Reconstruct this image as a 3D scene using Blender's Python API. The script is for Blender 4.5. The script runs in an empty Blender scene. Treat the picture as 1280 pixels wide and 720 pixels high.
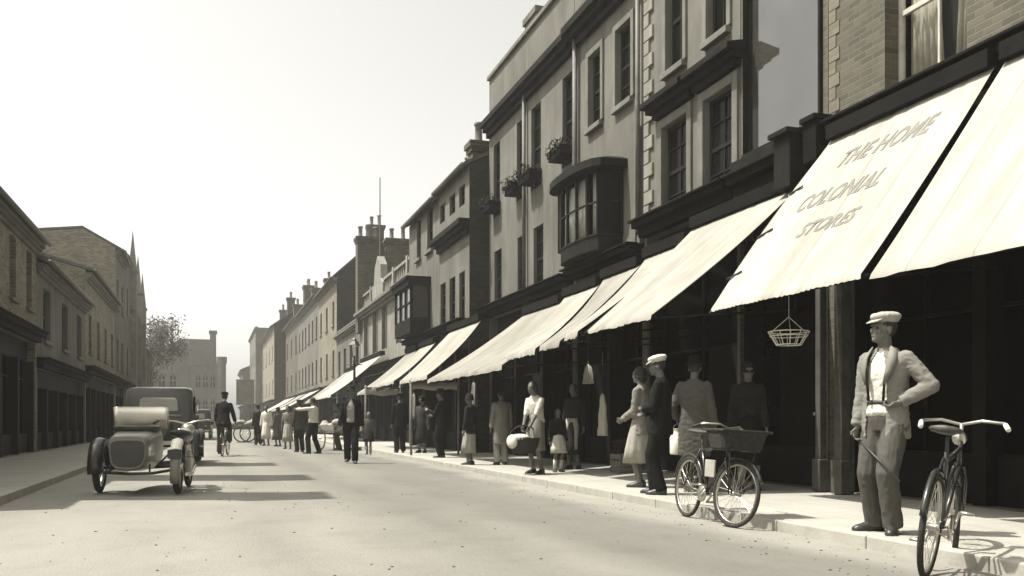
import bpy, bmesh, math, random
from mathutils import Vector, Matrix, Euler, noise
random.seed(7)
R = math.radians
C = bpy.context.scene.collection

# ---------------------------------------------------------------- camera geometry
F, HZ, CH = 1150.0, 527.0, 1.0          # focal length and horizon row in pixels of a 1280 wide frame, lens height in metres
TH = math.atan((640-265)/F); CT, ST = math.cos(TH), math.sin(TH)
KERB = 0.105
def fd(x, X): return X/(((x-640)/F)*CT+ST)
def fy(x, X):                            # distance along the street of column x on the wall plane X
    return fd(x, X)*(CT-((x-640)/F)*ST)
def fz(x, y, X): return CH+(HZ-y)*fd(x, X)/F
def gp(x, y, z=0.0):                     # point of the ground
    d = (CH-z)*F/(y-HZ); t = (x-640)/F
    return Vector((d*(t*CT+ST), d*(CT-t*ST), z))

# ---------------------------------------------------------------- materials
TINT = (1.0, 0.95, 0.805)
def tint(g, w=1.0): return (g*(1+(TINT[0]-1)*w), g*(1+(TINT[1]-1)*w), g*(1+(TINT[2]-1)*w), 1)
MATS = {}
def mat(name, g, rough=0.8, amt=0.25, scale=3.0, bump=0.0, bscale=40, spec=0.3, metal=0.0, stretch=(1,1,1), fine=0.0):
    if name in MATS: return MATS[name]
    m = bpy.data.materials.new(name); m.use_nodes = True; nt = m.node_tree; N = nt.nodes; L = nt.links
    b = N['Principled BSDF']; b.inputs['Roughness'].default_value = rough; b.inputs['Metallic'].default_value = metal
    b.inputs['Specular IOR Level'].default_value = spec
    tc = N.new('ShaderNodeTexCoord'); mp = N.new('ShaderNodeMapping'); mp.inputs['Scale'].default_value = stretch
    L.new(tc.outputs['Object'], mp.inputs['Vector'])
    n = N.new('ShaderNodeTexNoise'); n.inputs['Scale'].default_value = scale; n.inputs['Detail'].default_value = 8; n.inputs['Roughness'].default_value = 0.62
    L.new(mp.outputs[0], n.inputs['Vector'])
    cr = N.new('ShaderNodeValToRGB'); e = cr.color_ramp.elements
    e[0].position = 0.28; e[0].color = tint(g*(1-amt)); e[1].position = 0.72; e[1].color = tint(min(0.9, g*(1+amt)))
    L.new(n.outputs['Fac'], cr.inputs['Fac']); out = cr.outputs['Color']
    if fine > 0:
        n3 = N.new('ShaderNodeTexNoise'); n3.inputs['Scale'].default_value = 55; n3.inputs['Detail'].default_value = 4
        L.new(tc.outputs['Object'], n3.inputs['Vector'])
        c3 = N.new('ShaderNodeValToRGB'); c3.color_ramp.elements[0].position = .3; c3.color_ramp.elements[1].position = .7
        c3.color_ramp.elements[0].color = (1-fine,)*3+(1,); c3.color_ramp.elements[1].color = (1,1,1,1)
        L.new(n3.outputs['Fac'], c3.inputs['Fac'])
        mx = N.new('ShaderNodeMix'); mx.data_type = 'RGBA'; mx.blend_type = 'MULTIPLY'; mx.inputs['Factor'].default_value = 1
        L.new(out, mx.inputs['A']); L.new(c3.outputs['Color'], mx.inputs['B']); out = mx.outputs['Result']
    L.new(out, b.inputs['Base Color'])
    if bump > 0:
        n2 = N.new('ShaderNodeTexNoise'); n2.inputs['Scale'].default_value = bscale; n2.inputs['Detail'].default_value = 5
        L.new(mp.outputs[0], n2.inputs['Vector'])
        bp = N.new('ShaderNodeBump'); bp.inputs['Strength'].default_value = bump; bp.inputs['Distance'].default_value = 0.02
        L.new(n2.outputs['Fac'], bp.inputs['Height']); L.new(bp.outputs[0], b.inputs['Normal'])
    MATS[name] = m; return m

def brickmat(name, g, mortar=1.5, amt=0.35, bw=0.235, rh=0.085):
    m = mat(name, g, .9, .25, .6)
    nt = m.node_tree; N = nt.nodes; L = nt.links; b = N['Principled BSDF']
    tc = N.new('ShaderNodeTexCoord'); sp = N.new('ShaderNodeSeparateXYZ'); L.new(tc.outputs['Object'], sp.inputs[0])
    ad = N.new('ShaderNodeMath'); L.new(sp.outputs[0], ad.inputs[0]); L.new(sp.outputs[1], ad.inputs[1])
    cb = N.new('ShaderNodeCombineXYZ'); L.new(ad.outputs[0], cb.inputs[0]); L.new(sp.outputs[2], cb.inputs[1])
    br = N.new('ShaderNodeTexBrick'); L.new(cb.outputs[0], br.inputs['Vector'])
    br.inputs['Scale'].default_value = 1; br.inputs['Brick Width'].default_value = bw; br.inputs['Row Height'].default_value = rh
    br.inputs['Mortar Size'].default_value = 0.009; br.inputs['Mortar Smooth'].default_value = .3; br.inputs['Bias'].default_value = 0
    br.inputs['Color1'].default_value = tint(1-amt); br.inputs['Color2'].default_value = tint(1+amt*.6); br.inputs['Mortar'].default_value = tint(mortar)
    src = b.inputs['Base Color'].links[0].from_socket
    mx = N.new('ShaderNodeMix'); mx.data_type = 'RGBA'; mx.blend_type = 'MULTIPLY'; mx.inputs['Factor'].default_value = 1
    L.new(src, mx.inputs['A']); L.new(br.outputs['Color'], mx.inputs['B']); L.new(mx.outputs['Result'], b.inputs['Base Color'])
    bp = N.new('ShaderNodeBump'); bp.inputs['Strength'].default_value = .5; bp.inputs['Distance'].default_value = .012; bp.invert = True
    L.new(br.outputs['Fac'], bp.inputs['Height']); L.new(bp.outputs[0], b.inputs['Normal'])
    return m

def glassmat(name, g=0.012, spec=.12, rough=.06):
    return mat(name, g, rough, .3, 1.2, 0.06, 1.5, spec)
def clearglass(name):
    m = bpy.data.materials.new(name); m.use_nodes = True; N = m.node_tree.nodes; L = m.node_tree.links
    N.remove(N['Principled BSDF']); tr = N.new('ShaderNodeBsdfTransparent'); gl = N.new('ShaderNodeBsdfGlossy'); mx = N.new('ShaderNodeMixShader')
    gl.inputs['Roughness'].default_value = .05; fw_ = N.new('ShaderNodeLayerWeight'); fw_.inputs[0].default_value = .5; lw = N.new('ShaderNodeMath'); lw.operation = 'POWER'; lw.inputs[1].default_value = 5; L.new(fw_.outputs['Facing'], lw.inputs[0])
    tr.inputs[0].default_value = (.92,.92,.9,1)
    L.new(lw.outputs[0], mx.inputs[0]); L.new(tr.outputs[0], mx.inputs[1]); L.new(gl.outputs[0], mx.inputs[2]); L.new(mx.outputs[0], N['Material Output'].inputs[0])
    MATS[name] = m; return m

def streaks(m, lo=.80):
    nt = m.node_tree; N = nt.nodes; L = nt.links; b = N['Principled BSDF']; src = b.inputs['Base Color'].links[0].from_socket
    tc = N.new('ShaderNodeTexCoord')
    for sc_, st, a, c, dk in ((2.6,(1,1,.10),.36,.56,lo),(.55,(1,1,.8),.40,.58,.80),(9,(1,1,1),.30,.42,.82)):
        mp = N.new('ShaderNodeMapping'); mp.inputs['Scale'].default_value = st; n = N.new('ShaderNodeTexNoise'); n.inputs['Scale'].default_value = sc_; n.inputs['Detail'].default_value = 7; n.inputs['Roughness'].default_value = .65
        L.new(tc.outputs['Object'], mp.inputs[0]); L.new(mp.outputs[0], n.inputs['Vector']); r = N.new('ShaderNodeValToRGB'); r.color_ramp.elements[0].position = a; r.color_ramp.elements[0].color = (dk,dk,dk*.97,1); r.color_ramp.elements[1].position = c; r.color_ramp.elements[1].color = (1,1,1,1); L.new(n.outputs['Fac'], r.inputs[0])
        mx = N.new('ShaderNodeMix'); mx.data_type = 'RGBA'; mx.blend_type = 'MULTIPLY'; mx.inputs['Factor'].default_value = 1; L.new(src, mx.inputs['A']); L.new(r.outputs['Color'], mx.inputs['B']); src = mx.outputs['Result']
    L.new(src, b.inputs['Base Color']); return m
STUCCO   = streaks(mat('aged_stucco', .15, .9, .22, .9, .25, 30, .2, stretch=(1,1,.5), fine=.12))
STUCCO2  = streaks(mat('pale_stucco', .15, .9, .22, .8, .2, 30, .2, stretch=(1,1,.5), fine=.12))
STONE    = streaks(mat('dressed_stone', .22, .85, .2, 2.0, .2, 25, .2))
TRIM     = streaks(mat('stone_trim', .14, .8, .25, 2.5, .15, 30))
DTRIM    = mat('dark_painted_trim', .014, .7, .35, 3, .1, 30, .04)
BRICK    = brickmat('buff_brick', .095, 1.25, .25, .225, .078)
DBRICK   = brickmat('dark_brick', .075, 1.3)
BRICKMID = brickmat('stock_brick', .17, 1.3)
SHADEDBRICK   = brickmat('shaded_brick', .028, 1.2)  # side walls turned from the sun, their shade painted into the brick colour
PBRICK   = brickmat('whitened_brick', .16, 1.0, .15)
SLATE    = mat('roof_slate', .09, .7, .35, 6, .4, 12, .3)
TILE     = mat('roof_tile', .13, .85, .35, 8, .5, 14, .2)
LEAD     = mat('lead_sheet', .012, .7, .3, 4, .1, 20, .08)
PIPE     = mat('iron_pipe', .10, .6, .3, 5, 0, 30, .3)
FRAMEM   = mat('window_paint', .013, .6, .3, 6, 0, 30, .1)
FRAMEL   = mat('pale_window_paint', .42, .55, .25, 6, 0, 30, .3)
GLASS    = glassmat('window_glass', .006, .035)
PLATE    = glassmat('plate_glass', .04, .8, .05); PLATE.node_tree.nodes['Principled BSDF'].inputs['IOR'].default_value = 1.75
CLEAR    = clearglass('clear_glass')
CURTAIN  = mat('net_curtain', .42, .95, .2, 8, 0, 30, .1)
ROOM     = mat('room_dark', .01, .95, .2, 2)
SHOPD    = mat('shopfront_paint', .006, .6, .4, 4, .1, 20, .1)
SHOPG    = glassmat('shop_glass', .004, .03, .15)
FASCIA   = mat('fascia_paint', .009, .7, .4, 2.5, .1, 20, .04)
CANVAS   = mat('white_canvas', .345, .95, .10, 1.6, .25, 9, .1, fine=.05)
CANVAS2  = mat('weathered_canvas', .235, .95, .16, 1.6, .3, 9, .1, fine=.07)
CANVASB  = mat('cream_canvas', .285, .95, .14, 1.6, .25, 9, .1, fine=.06)
CANVASG  = mat('grey_canvas', .34, .95, .25, 2, .3, 9, .1)
UNDERSHADE   = mat('awning_shade', .008, .95, .3, 3)  # near black for awning undersides, shade put into the colour
ARMM     = mat('awning_iron', .008, .8, .3, 8, 0, 30, .05)
IRON     = mat('black_iron', .03, .45, .3, 8, 0, 30, .4)
RUSTIRON = mat('painted_iron', .07, .5, .4, 6, .1, 40, .3)
STEEL    = mat('bright_steel', .45, .28, .2, 10, 0, 30, .5, .8)
RUBBER   = mat('tyre_rubber', .035, .85, .3, 20, .2, 60, .2)
BLACKP   = mat('black_enamel', .02, .25, .3, 4, 0, 30, .5)
GREYP    = mat('grey_enamel', .17, .3, .2, 3, 0, 30, .55)
WHITEP   = mat('white_enamel', .70, .4, .12, 6, 0, 30, .4)
LEATHER  = mat('worn_leather', .05, .5, .35, 9, .2, 40, .3)
WICKER   = mat('brown_wicker', .035, .8, .45, 30, .8, 60, .2)
WOOD     = mat('weathered_wood', .16, .8, .35, 5, .3, 20, .2, stretch=(1,6,1))
SKIN     = mat('skin', .13, .6, .12, 8, 0, 30, .3)
HAIRD    = mat('dark_hair', .025, .7, .3, 40, .4, 60, .3)
HAIRM    = mat('fair_hair', .10, .7, .3, 40, .4, 60, .3)
CL_BLACK = mat('black_serge', .011, .95, .35, 9, .3, 60, .1)
CL_DARK  = mat('dark_cloth', .02, .95, .3, 9, .35, 60, .1)
CL_BROWN = mat('brown_tweed', .05, .95, .3, 12, .4, 70, .1)
CL_GREY  = mat('grey_tweed', .08, .95, .12, 5, .15, 90, .1)
CL_LGREY = mat('light_grey_cloth', .185, .95, .12, 5, .15, 90, .1)
CL_PALE  = mat('pale_cloth', .30, .95, .15, 8, .3, 50, .1)
CL_WHITE = mat('white_cotton', .55, .95, .10, 8, .3, 45, .1)
SHOEM    = mat('black_shoe', .03, .4, .3, 12, 0, 30, .4)
GATESTONE = mat('sooty_stone', .10, .9, .25, .5, .2, 10, .1)
BARK     = mat('bark', .10, .95, .4, 8, .6, 20, .1)
LEAFM    = mat('leaves', .085, .8, .4, 1.2, 0, 30, .2)
PLANTM   = mat('window_box_leaves', .025, .9, .5, 6, 0, 30, .03)
POT      = mat('chimney_pot', .17, .9, .3, 6, .2, 30, .1)
LETTER   = mat('faded_lettering', .18, .95, .28, 5, 0, 30, .1)

def seams(m, step=.74):
    nt = m.node_tree; N = nt.nodes; L = nt.links; b = N['Principled BSDF']; src = b.inputs['Base Color'].links[0].from_socket
    tc = N.new('ShaderNodeTexCoord'); sp = N.new('ShaderNodeSeparateXYZ'); L.new(tc.outputs['Object'], sp.inputs[0])
    a = N.new('ShaderNodeMath'); a.operation = 'DIVIDE'; a.inputs[1].default_value = step; L.new(sp.outputs[1], a.inputs[0])
    f = N.new('ShaderNodeMath'); f.operation = 'FRACT'; L.new(a.outputs[0], f.inputs[0])
    c = N.new('ShaderNodeValToRGB'); c.color_ramp.elements[0].position = .018; c.color_ramp.elements[0].color = (.72,.72,.70,1); c.color_ramp.elements[1].position = .03; c.color_ramp.elements[1].color = (1,1,1,1)
    L.new(f.outputs[0], c.inputs[0])
    n = N.new('ShaderNodeTexNoise'); n.inputs['Scale'].default_value = .9; n.inputs['Detail'].default_value = 9; n.inputs['Roughness'].default_value = .7; mp = N.new('ShaderNodeMapping'); mp.inputs['Scale'].default_value = (.5,2.2,.5); L.new(tc.outputs['Object'], mp.inputs[0]); L.new(mp.outputs[0], n.inputs['Vector'])
    c2 = N.new('ShaderNodeValToRGB'); c2.color_ramp.elements[0].position = .34; c2.color_ramp.elements[0].color = (.74,.73,.70,1); c2.color_ramp.elements[1].position = .56; c2.color_ramp.elements[1].color = (1,1,1,1); L.new(n.outputs['Fac'], c2.inputs[0])
    for q in (c,c2):
        mx = N.new('ShaderNodeMix'); mx.data_type = 'RGBA'; mx.blend_type = 'MULTIPLY'; mx.inputs['Factor'].default_value = 1; L.new(src, mx.inputs['A']); L.new(q.outputs['Color'], mx.inputs['B']); src = mx.outputs['Result']
    L.new(src, b.inputs['Base Color'])
for m_ in (CANVAS,CANVASB,CANVAS2): seams(m_)
# ---------------------------------------------------------------- mesh helpers
class MB:
    def __init__(s): s.v = []; s.f = []
    def add(s, vs, fs):
        o = len(s.v); s.v += [tuple(p) for p in vs]; s.f += [tuple(i+o for i in q) for q in fs]; return s
    def box(s, x0, x1, y0, y1, z0, z1):
        x0, x1 = min(x0,x1), max(x0,x1); y0, y1 = min(y0,y1), max(y0,y1); z0, z1 = min(z0,z1), max(z0,z1)
        return s.add([(x0,y0,z0),(x1,y0,z0),(x1,y1,z0),(x0,y1,z0),(x0,y0,z1),(x1,y0,z1),(x1,y1,z1),(x0,y1,z1)],
                     [(0,3,2,1),(4,5,6,7),(0,1,5,4),(1,2,6,5),(2,3,7,6),(3,0,4,7)])
    def obox(s, c, size, M=None):
        M = M or Matrix.Identity(3); c = Vector(c); h = [a/2 for a in size]
        vs = [c+M@Vector((i*h[0], j*h[1], k*h[2])) for k in (-1,1) for i,j in ((-1,-1),(1,-1),(1,1),(-1,1))]
        return s.add(vs, [(0,3,2,1),(4,5,6,7),(0,1,5,4),(1,2,6,5),(2,3,7,6),(3,0,4,7)])
    def loft(s, rings, cap=True, closed=False):
        n = len(rings[0]); vs = [p for r in rings for p in r]; fs = []
        m = len(rings); 
        for i in range(m if closed else m-1):
            a = i*n; b = ((i+1)%m)*n
            for j in range(n): fs.append((a+j, a+(j+1)%n, b+(j+1)%n, b+j))
        if cap and not closed: fs.append(tuple(range(n))[::-1]); fs.append(tuple(range((m-1)*n, m*n)))
        return s.add(vs, fs)
    def tube(s, pts, r, n=8, cap=True, closed=False):
        pts = [Vector(p) for p in pts]; m = len(pts); rr = r if isinstance(r, (list,tuple)) else [r]*m; rings = []
        up = None
        for i, p in enumerate(pts):
            if closed: t = (pts[(i+1)%m]-pts[i-1])
            else: t = pts[min(i+1,m-1)]-pts[max(i-1,0)]
            t.normalize()
            if up is None:
                up = Vector((0,0,1)) if abs(t.z) < .9 else Vector((1,0,0))
            u = (up-t*up.dot(t)); 
            if u.length < 1e-6: u = t.orthogonal()
            u.normalize(); w = t.cross(u); up = u
            rings.append([p+(u*math.cos(2*math.pi*k/n)+w*math.sin(2*math.pi*k/n))*rr[i] for k in range(n)])
        return s.loft(rings, cap, closed)
    def caps(s, pts, r, n=10):              # tube with rounded ends, for bodies to be merged
        pts = [Vector(p) for p in pts]; rr = list(r) if isinstance(r,(list,tuple)) else [r]*len(pts)
        s.tube(pts, rr, n)
        for p, q in zip(pts, rr): s.ell(p, (q,q,q), None, n, 6)
        return s
    def ell(s, c, r, M=None, nu=14, nv=8):
        M = M or Matrix.Identity(3); c = Vector(c); vs = [c+M@Vector((0,0,-r[2]))]; fs = []
        for j in range(1, nv):
            a = -math.pi/2+math.pi*j/nv
            for i in range(nu):
                b = 2*math.pi*i/nu; vs.append(c+M@Vector((r[0]*math.cos(a)*math.cos(b), r[1]*math.cos(a)*math.sin(b), r[2]*math.sin(a))))
        vs.append(c+M@Vector((0,0,r[2]))); T = len(vs)-1
        for i in range(nu):
            fs.append((0, 1+(i+1)%nu, 1+i)); k = 1+(nv-2)*nu; fs.append((k+i, k+(i+1)%nu, T))
        for j in range(nv-2):
            for i in range(nu):
                a = 1+j*nu; fs.append((a+i, a+(i+1)%nu, a+nu+(i+1)%nu, a+nu+i))
        return s.add(vs, fs)
    def lathe(s, prof, c=(0,0,0), n=16, M=None):
        M = M or Matrix.Identity(3); c = Vector(c)
        rings = [[c+M@Vector((r*math.cos(2*math.pi*k/n), r*math.sin(2*math.pi*k/n), z)) for k in range(n)] for r, z in prof]
        return s.loft(rings)
    def prism(s, poly, a, b, ax='y'):      # polygon extruded along an axis; poly in the other two coordinates
        n = len(poly)
        def P(q, t): return (q[0], t, q[1]) if ax == 'y' else ((t, q[0], q[1]) if ax == 'x' else (q[0], q[1], t))
        return s.add([P(q,a) for q in poly]+[P(q,b) for q in poly], [tuple(range(n))[::-1], tuple(range(n,2*n))]+[(i,(i+1)%n,n+(i+1)%n,n+i) for i in range(n)])
    def build(s, name, m, parent=None, off=None, smooth=False, bevel=0, sc=1.0):
        off = Vector(off) if off is not None else Vector((0,0,0))
        me = bpy.data.meshes.new(name); me.from_pydata([(Vector(p)-off)*sc for p in s.v], [], s.f)
        bm = bmesh.new(); bm.from_mesh(me); bmesh.ops.recalc_face_normals(bm, faces=bm.faces); bm.to_mesh(me); bm.free()
        me.materials.append(m)
        if smooth: me.polygons.foreach_set('use_smooth', [True]*len(me.polygons))
        o = bpy.data.objects.new(name, me); C.objects.link(o)
        if parent: o.parent = parent
        if bevel:
            b = o.modifiers.new('bevel','BEVEL'); b.width = bevel; b.segments = 2; b.limit_method = 'ANGLE'
        return o
def tag(o, label=None, cat=None, group=None, kind=None):
    if label: o['label'] = label
    if cat: o['category'] = cat
    if group: o['group'] = group
    if kind: o['kind'] = kind
    return o
def thing(name, label, cat, loc=(0,0,0), rz=0, group=None):
    o = bpy.data.objects.new(name, None); C.objects.link(o); o.location = loc; o.rotation_euler = (0,0,rz); o.empty_display_size = .2
    return tag(o, label, cat, group)
def copy_tree(o, parent=None):
    c = o.copy(); C.objects.link(c); 
    if parent: c.parent = parent
    for ch in list(o.children): copy_tree(ch, c)
    return c
def rotz(a): return Matrix.Rotation(a, 3, 'Z')
def fuse(name, mb, m, parent, voxel, sc=1.0, smooth=6, cut=None, fold=0.0, fscale=(9,9,4), solid=0.0, seed=0):
    """closed shapes merged into one continuous skin"""
    me = bpy.data.meshes.new('tmp'); me.from_pydata([Vector(p)*sc for p in mb.v], [], mb.f)
    bm = bmesh.new(); bm.from_mesh(me); bmesh.ops.recalc_face_normals(bm, faces=bm.faces); bm.to_mesh(me); bm.free()
    o = bpy.data.objects.new('tmp', me); C.objects.link(o)
    r = o.modifiers.new('r','REMESH'); r.mode = 'VOXEL'; r.voxel_size = voxel
    if smooth: q = o.modifiers.new('s','SMOOTH'); q.iterations = smooth; q.factor = .5
    dg = bpy.context.evaluated_depsgraph_get(); out = bpy.data.meshes.new_from_object(o.evaluated_get(dg))
    bpy.data.objects.remove(o); bpy.data.meshes.remove(me)
    bm = bmesh.new(); bm.from_mesh(out)
    if cut: bmesh.ops.delete(bm, geom=[f for f in bm.faces if cut(f.calc_center_median()/sc)], context='FACES')
    if fold:
        bm.normal_update(); O = Vector((seed*3.7, seed*1.3, seed*2.1))
        nv = [(v, v.normal.copy()) for v in bm.verts]
        for v, n in nv:
            p = v.co; q = Vector((p.x*fscale[0], p.y*fscale[1], p.z*fscale[2]))+O
            a = noise.noise(q)+.5*noise.noise(q*2.3)
            v.co += n*fold*(1-abs(a)*2.2)
    if solid: bmesh.ops.solidify(bm, geom=bm.faces[:], thickness=solid)
    bm.to_mesh(out); bm.free(); out.name = name
    out.materials.clear(); out.materials.append(m)
    out.polygons.foreach_set('use_smooth', [True]*len(out.polygons))
    o = bpy.data.objects.new(name, out); C.objects.link(o)
    if parent: o.parent = parent
    return o
# ---------------------------------------------------------------- the setting
MB().box(-420,420,-420,420,-.6,0)
g = MB(); NX = 90
g.add([(-400,-400,0),(400,-400,0),(400,400,0),(-400,400,0)], [(0,1,2,3)])
GROUNDM = mat('far_ground', .22, .95, .3, .3)
tag(g.build('ground', GROUNDM), kind='structure')
def roadmat():
    m = mat('macadam', .19, .95, .16, .45, .3, 45, .15, stretch=(1,.28,1), fine=.14)
    nt = m.node_tree; N = nt.nodes; L = nt.links; b = N['Principled BSDF']; src = b.inputs['Base Color'].links[0].from_socket
    tc = N.new('ShaderNodeTexCoord'); sp = N.new('ShaderNodeSeparateXYZ'); L.new(tc.outputs['Object'], sp.inputs[0])
    nz = N.new('ShaderNodeTexNoise'); nz.inputs['Scale'].default_value = .35; nz.inputs['Detail'].default_value = 6; L.new(tc.outputs['Object'], nz.inputs['Vector'])
    ad = N.new('ShaderNodeMath'); ad.operation = 'MULTIPLY_ADD'; ad.inputs[1].default_value = 1.6; L.new(nz.outputs['Fac'], ad.inputs[0]); L.new(sp.outputs[0], ad.inputs[2])
    mr = N.new('ShaderNodeMapRange'); mr.inputs[1].default_value = -1.6; mr.inputs[2].default_value = 5.7; L.new(ad.outputs[0], mr.inputs[0])
    cr = N.new('ShaderNodeValToRGB'); E = cr.color_ramp.elements; E[0].position = 0; E[0].color = (1.25,)*3+(1,); E[1].position = 1; E[1].color = (1.2,)*3+(1,)
    for p_, v_ in ((.30,1.2),(.40,.98),(.47,1.1),(.60,.80),(.68,.92),(.76,.76),(.90,.82),(.95,1.2)): e = E.new(p_); e.color = (v_,)*3+(1,)
    L.new(mr.outputs[0], cr.inputs[0])
    n2 = N.new('ShaderNodeTexNoise'); n2.inputs['Scale'].default_value = 1.3; n2.inputs['Detail'].default_value = 9; n2.inputs['Roughness'].default_value = .7; L.new(tc.outputs['Object'], n2.inputs['Vector'])
    c2 = N.new('ShaderNodeValToRGB'); c2.color_ramp.elements[0].position = .33; c2.color_ramp.elements[0].color = (.88,)*3+(1,); c2.color_ramp.elements[1].position = .52; c2.color_ramp.elements[1].color = (1,1,1,1); L.new(n2.outputs['Fac'], c2.inputs[0])
    for q in (cr, c2):
        mx = N.new('ShaderNodeMix'); mx.data_type = 'RGBA'; mx.blend_type = 'MULTIPLY'; mx.inputs['Factor'].default_value = 1; L.new(src, mx.inputs['A']); L.new(q.outputs['Color'], mx.inputs['B']); src = mx.outputs['Result']
    L.new(src, b.inputs['Base Color'])
    return m
tag(MB().add([(-2.4,-30,.004),(4.87,-30,.004),(4.87,230,.004),(-2.4,230,.004)], [(0,1,2,3)]).build('road', roadmat()), kind='structure')
def slabmat():
    m = mat('paving_slabs', .33, .9, .12, 1.2, .3, 40, .2, fine=.12)
    nt = m.node_tree; N = nt.nodes; L = nt.links; b = N['Principled BSDF']
    tc = N.new('ShaderNodeTexCoord'); br = N.new('ShaderNodeTexBrick'); mp = N.new('ShaderNodeMapping'); mp.inputs['Rotation'].default_value = (0,0,R(90))
    L.new(tc.outputs['Object'], mp.inputs[0]); L.new(mp.outputs[0], br.inputs['Vector'])
    br.inputs['Scale'].default_value = 1; br.inputs['Brick Width'].default_value = .85; br.inputs['Row Height'].default_value = .62
    br.inputs['Mortar Size'].default_value = .008; br.inputs['Color1'].default_value = (.93,)*3+(1,); br.inputs['Color2'].default_value = (1,1,1,1); br.inputs['Mortar'].default_value = (.68,)*3+(1,)
    src = b.inputs['Base Color'].links[0].from_socket
    mx = N.new('ShaderNodeMix'); mx.data_type = 'RGBA'; mx.blend_type = 'MULTIPLY'; mx.inputs['Factor'].default_value = 1
    L.new(src, mx.inputs['A']); L.new(br.outputs['Color'], mx.inputs['B']); L.new(mx.outputs['Result'], b.inputs['Base Color'])
    return m
SLABS = slabmat()
KERBM = mat('kerb_stone', .30, .85, .2, 3, .2, 30, .2)
tag(MB().add([(5.07,-30,KERB),(12,-30,KERB),(12,230,KERB),(5.07,230,KERB)], [(0,1,2,3)]).build('pavement', SLABS), kind='structure')
k = MB()
y = -6.0
while y < 120:
    k.box(4.87, 5.07, y, y+1.19, -.05, KERB+.003); y += 1.2
k.box(4.87,5.07,-30,-6.01,-.05,KERB); k.box(4.87,5.07,120.02,230,-.05,KERB)
tag(k.build('kerb', KERBM, bevel=.012), kind='structure')
k = MB().box(-2.6,-2.4,-30,230,-.05,KERB); tag(k.build('kerb', KERBM), kind='structure')
tag(MB().add([(-12,-30,KERB),(-2.6,-30,KERB),(-2.6,230,KERB),(-12,230,KERB)], [(0,1,2,3)]).build('pavement', SLABS), kind='structure')

# ---------------------------------------------------------------- buildings
def W(x0, x1, yt, yb, X, **kw):          # a window opening measured on wall plane X
    return dict(y0=fy(x1,X), y1=fy(x0,X), z0=fz(x0,yb,X), z1=fz(x1,yt,X), **kw)

def window(root, off, X, s, w, frame=None):
    """sash window in an opening of the wall on plane X; s=+1: the house lies towards +X"""
    y0,y1,z0,z1 = w['y0'],w['y1'],w['z0'],w['z1']; d = w.get('reveal',.09); frm = frame or w.get('frame',FRAMEM); t = .05
    xa, xb = X+s*d, X+s*(d+.06)
    f = MB(); f.box(xa,xb,y0,y0+t,z0,z1); f.box(xa,xb,y1-t,y1,z0,z1); f.box(xa,xb,y0+t,y1-t,z0,z0+t*1.3); f.box(xa,xb,y0+t,y1-t,z1-t,z1)
    rows, cols = w.get('rows',2), w.get('cols',2)
    for i in range(1, rows):
        zc = z0+(z1-z0)*i/rows; h = .03 if i*2 == rows else .013
        f.box(xa+s*.006,xb-s*.006,y0+t,y1-t,zc-h,zc+h)
    for j in range(1, cols):
        yc = y0+(y1-y0)*j/cols; f.box(xa+s*.012,xb-s*.012,yc-.013,yc+.013,z0+t*1.3,z1-t)
    fo = f.build('window', frm, root, off)
    xp = xa+s*.035
    MB().box(xp,xp+s*.008,y0+.01,y1-.01,z0+.01,z1-.01).build('pane', w.get('glass',GLASS), fo, off)
    if w.get('curtain'):
        for side in (0,1):
            ya = y0+.03 if side == 0 else y1-.03; dr = 1 if side == 0 else -1; wd = (y1-y0)*w['curtain']; pts = []; n = 20
            vs = []; fs = []
            for i in range(n+1):
                yy = ya+dr*wd*i/n; xx = X+s*(d+.16+.03*math.sin(i*1.7))
                vs += [(xx,yy,z0+.03),(xx,yy-dr*wd*.25*i/n,z1-.03)]
            for i in range(n): fs.append((2*i,2*i+2,2*i+3,2*i+1))
            c = MB().add(vs,fs).build('curtain', CURTAIN, fo, off, True); 
            so = c.modifiers.new('s','SOLIDIFY'); so.thickness = .006
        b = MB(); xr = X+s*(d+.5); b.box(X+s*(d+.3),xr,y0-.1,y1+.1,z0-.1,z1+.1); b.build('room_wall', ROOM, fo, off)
    if w.get('sill',True):
        MB().box(X-s*.10,X+s*d,y0-.09,y1+.09,z0-.11,z0-.003).build('sill', w.get('sillm',TRIM), fo, off, bevel=.01)
    if w.get('arch'):
        a = w['arch']; m = MB(); p = .045
        m.box(X-s*p,X+s*.02,y0-a,y0-.004,z0,z1+a); m.box(X-s*p,X+s*.02,y1+.004,y1+a,z0,z1+a); m.box(X-s*p,X+s*.02,y0-.004,y1+.004,z1+.004,z1+a)
        m.build('architrave', w.get('archm',TRIM), fo, off, bevel=.012)
    if w.get('hood'):
        h = w['hood']; m = MB(); zb = z1+h; a = y0-.34; b = y1+.34
        m.box(X-s*.12,X+s*.02,a+.12,b-.12,zb,zb+.10); m.box(X-s*.22,X+s*.02,a+.05,b-.05,zb+.10,zb+.19); m.box(X-s*.32,X+s*.02,a,b,zb+.19,zb+.29)
        m.prism([(X+s*.02,zb+.29),(X-s*.30,zb+.29),(X+s*.02,zb+.36)], a+.01, b-.01)
        m.build('hood', w.get('hoodm',DTRIM), fo, off, bevel=.01)
    return fo

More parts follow.
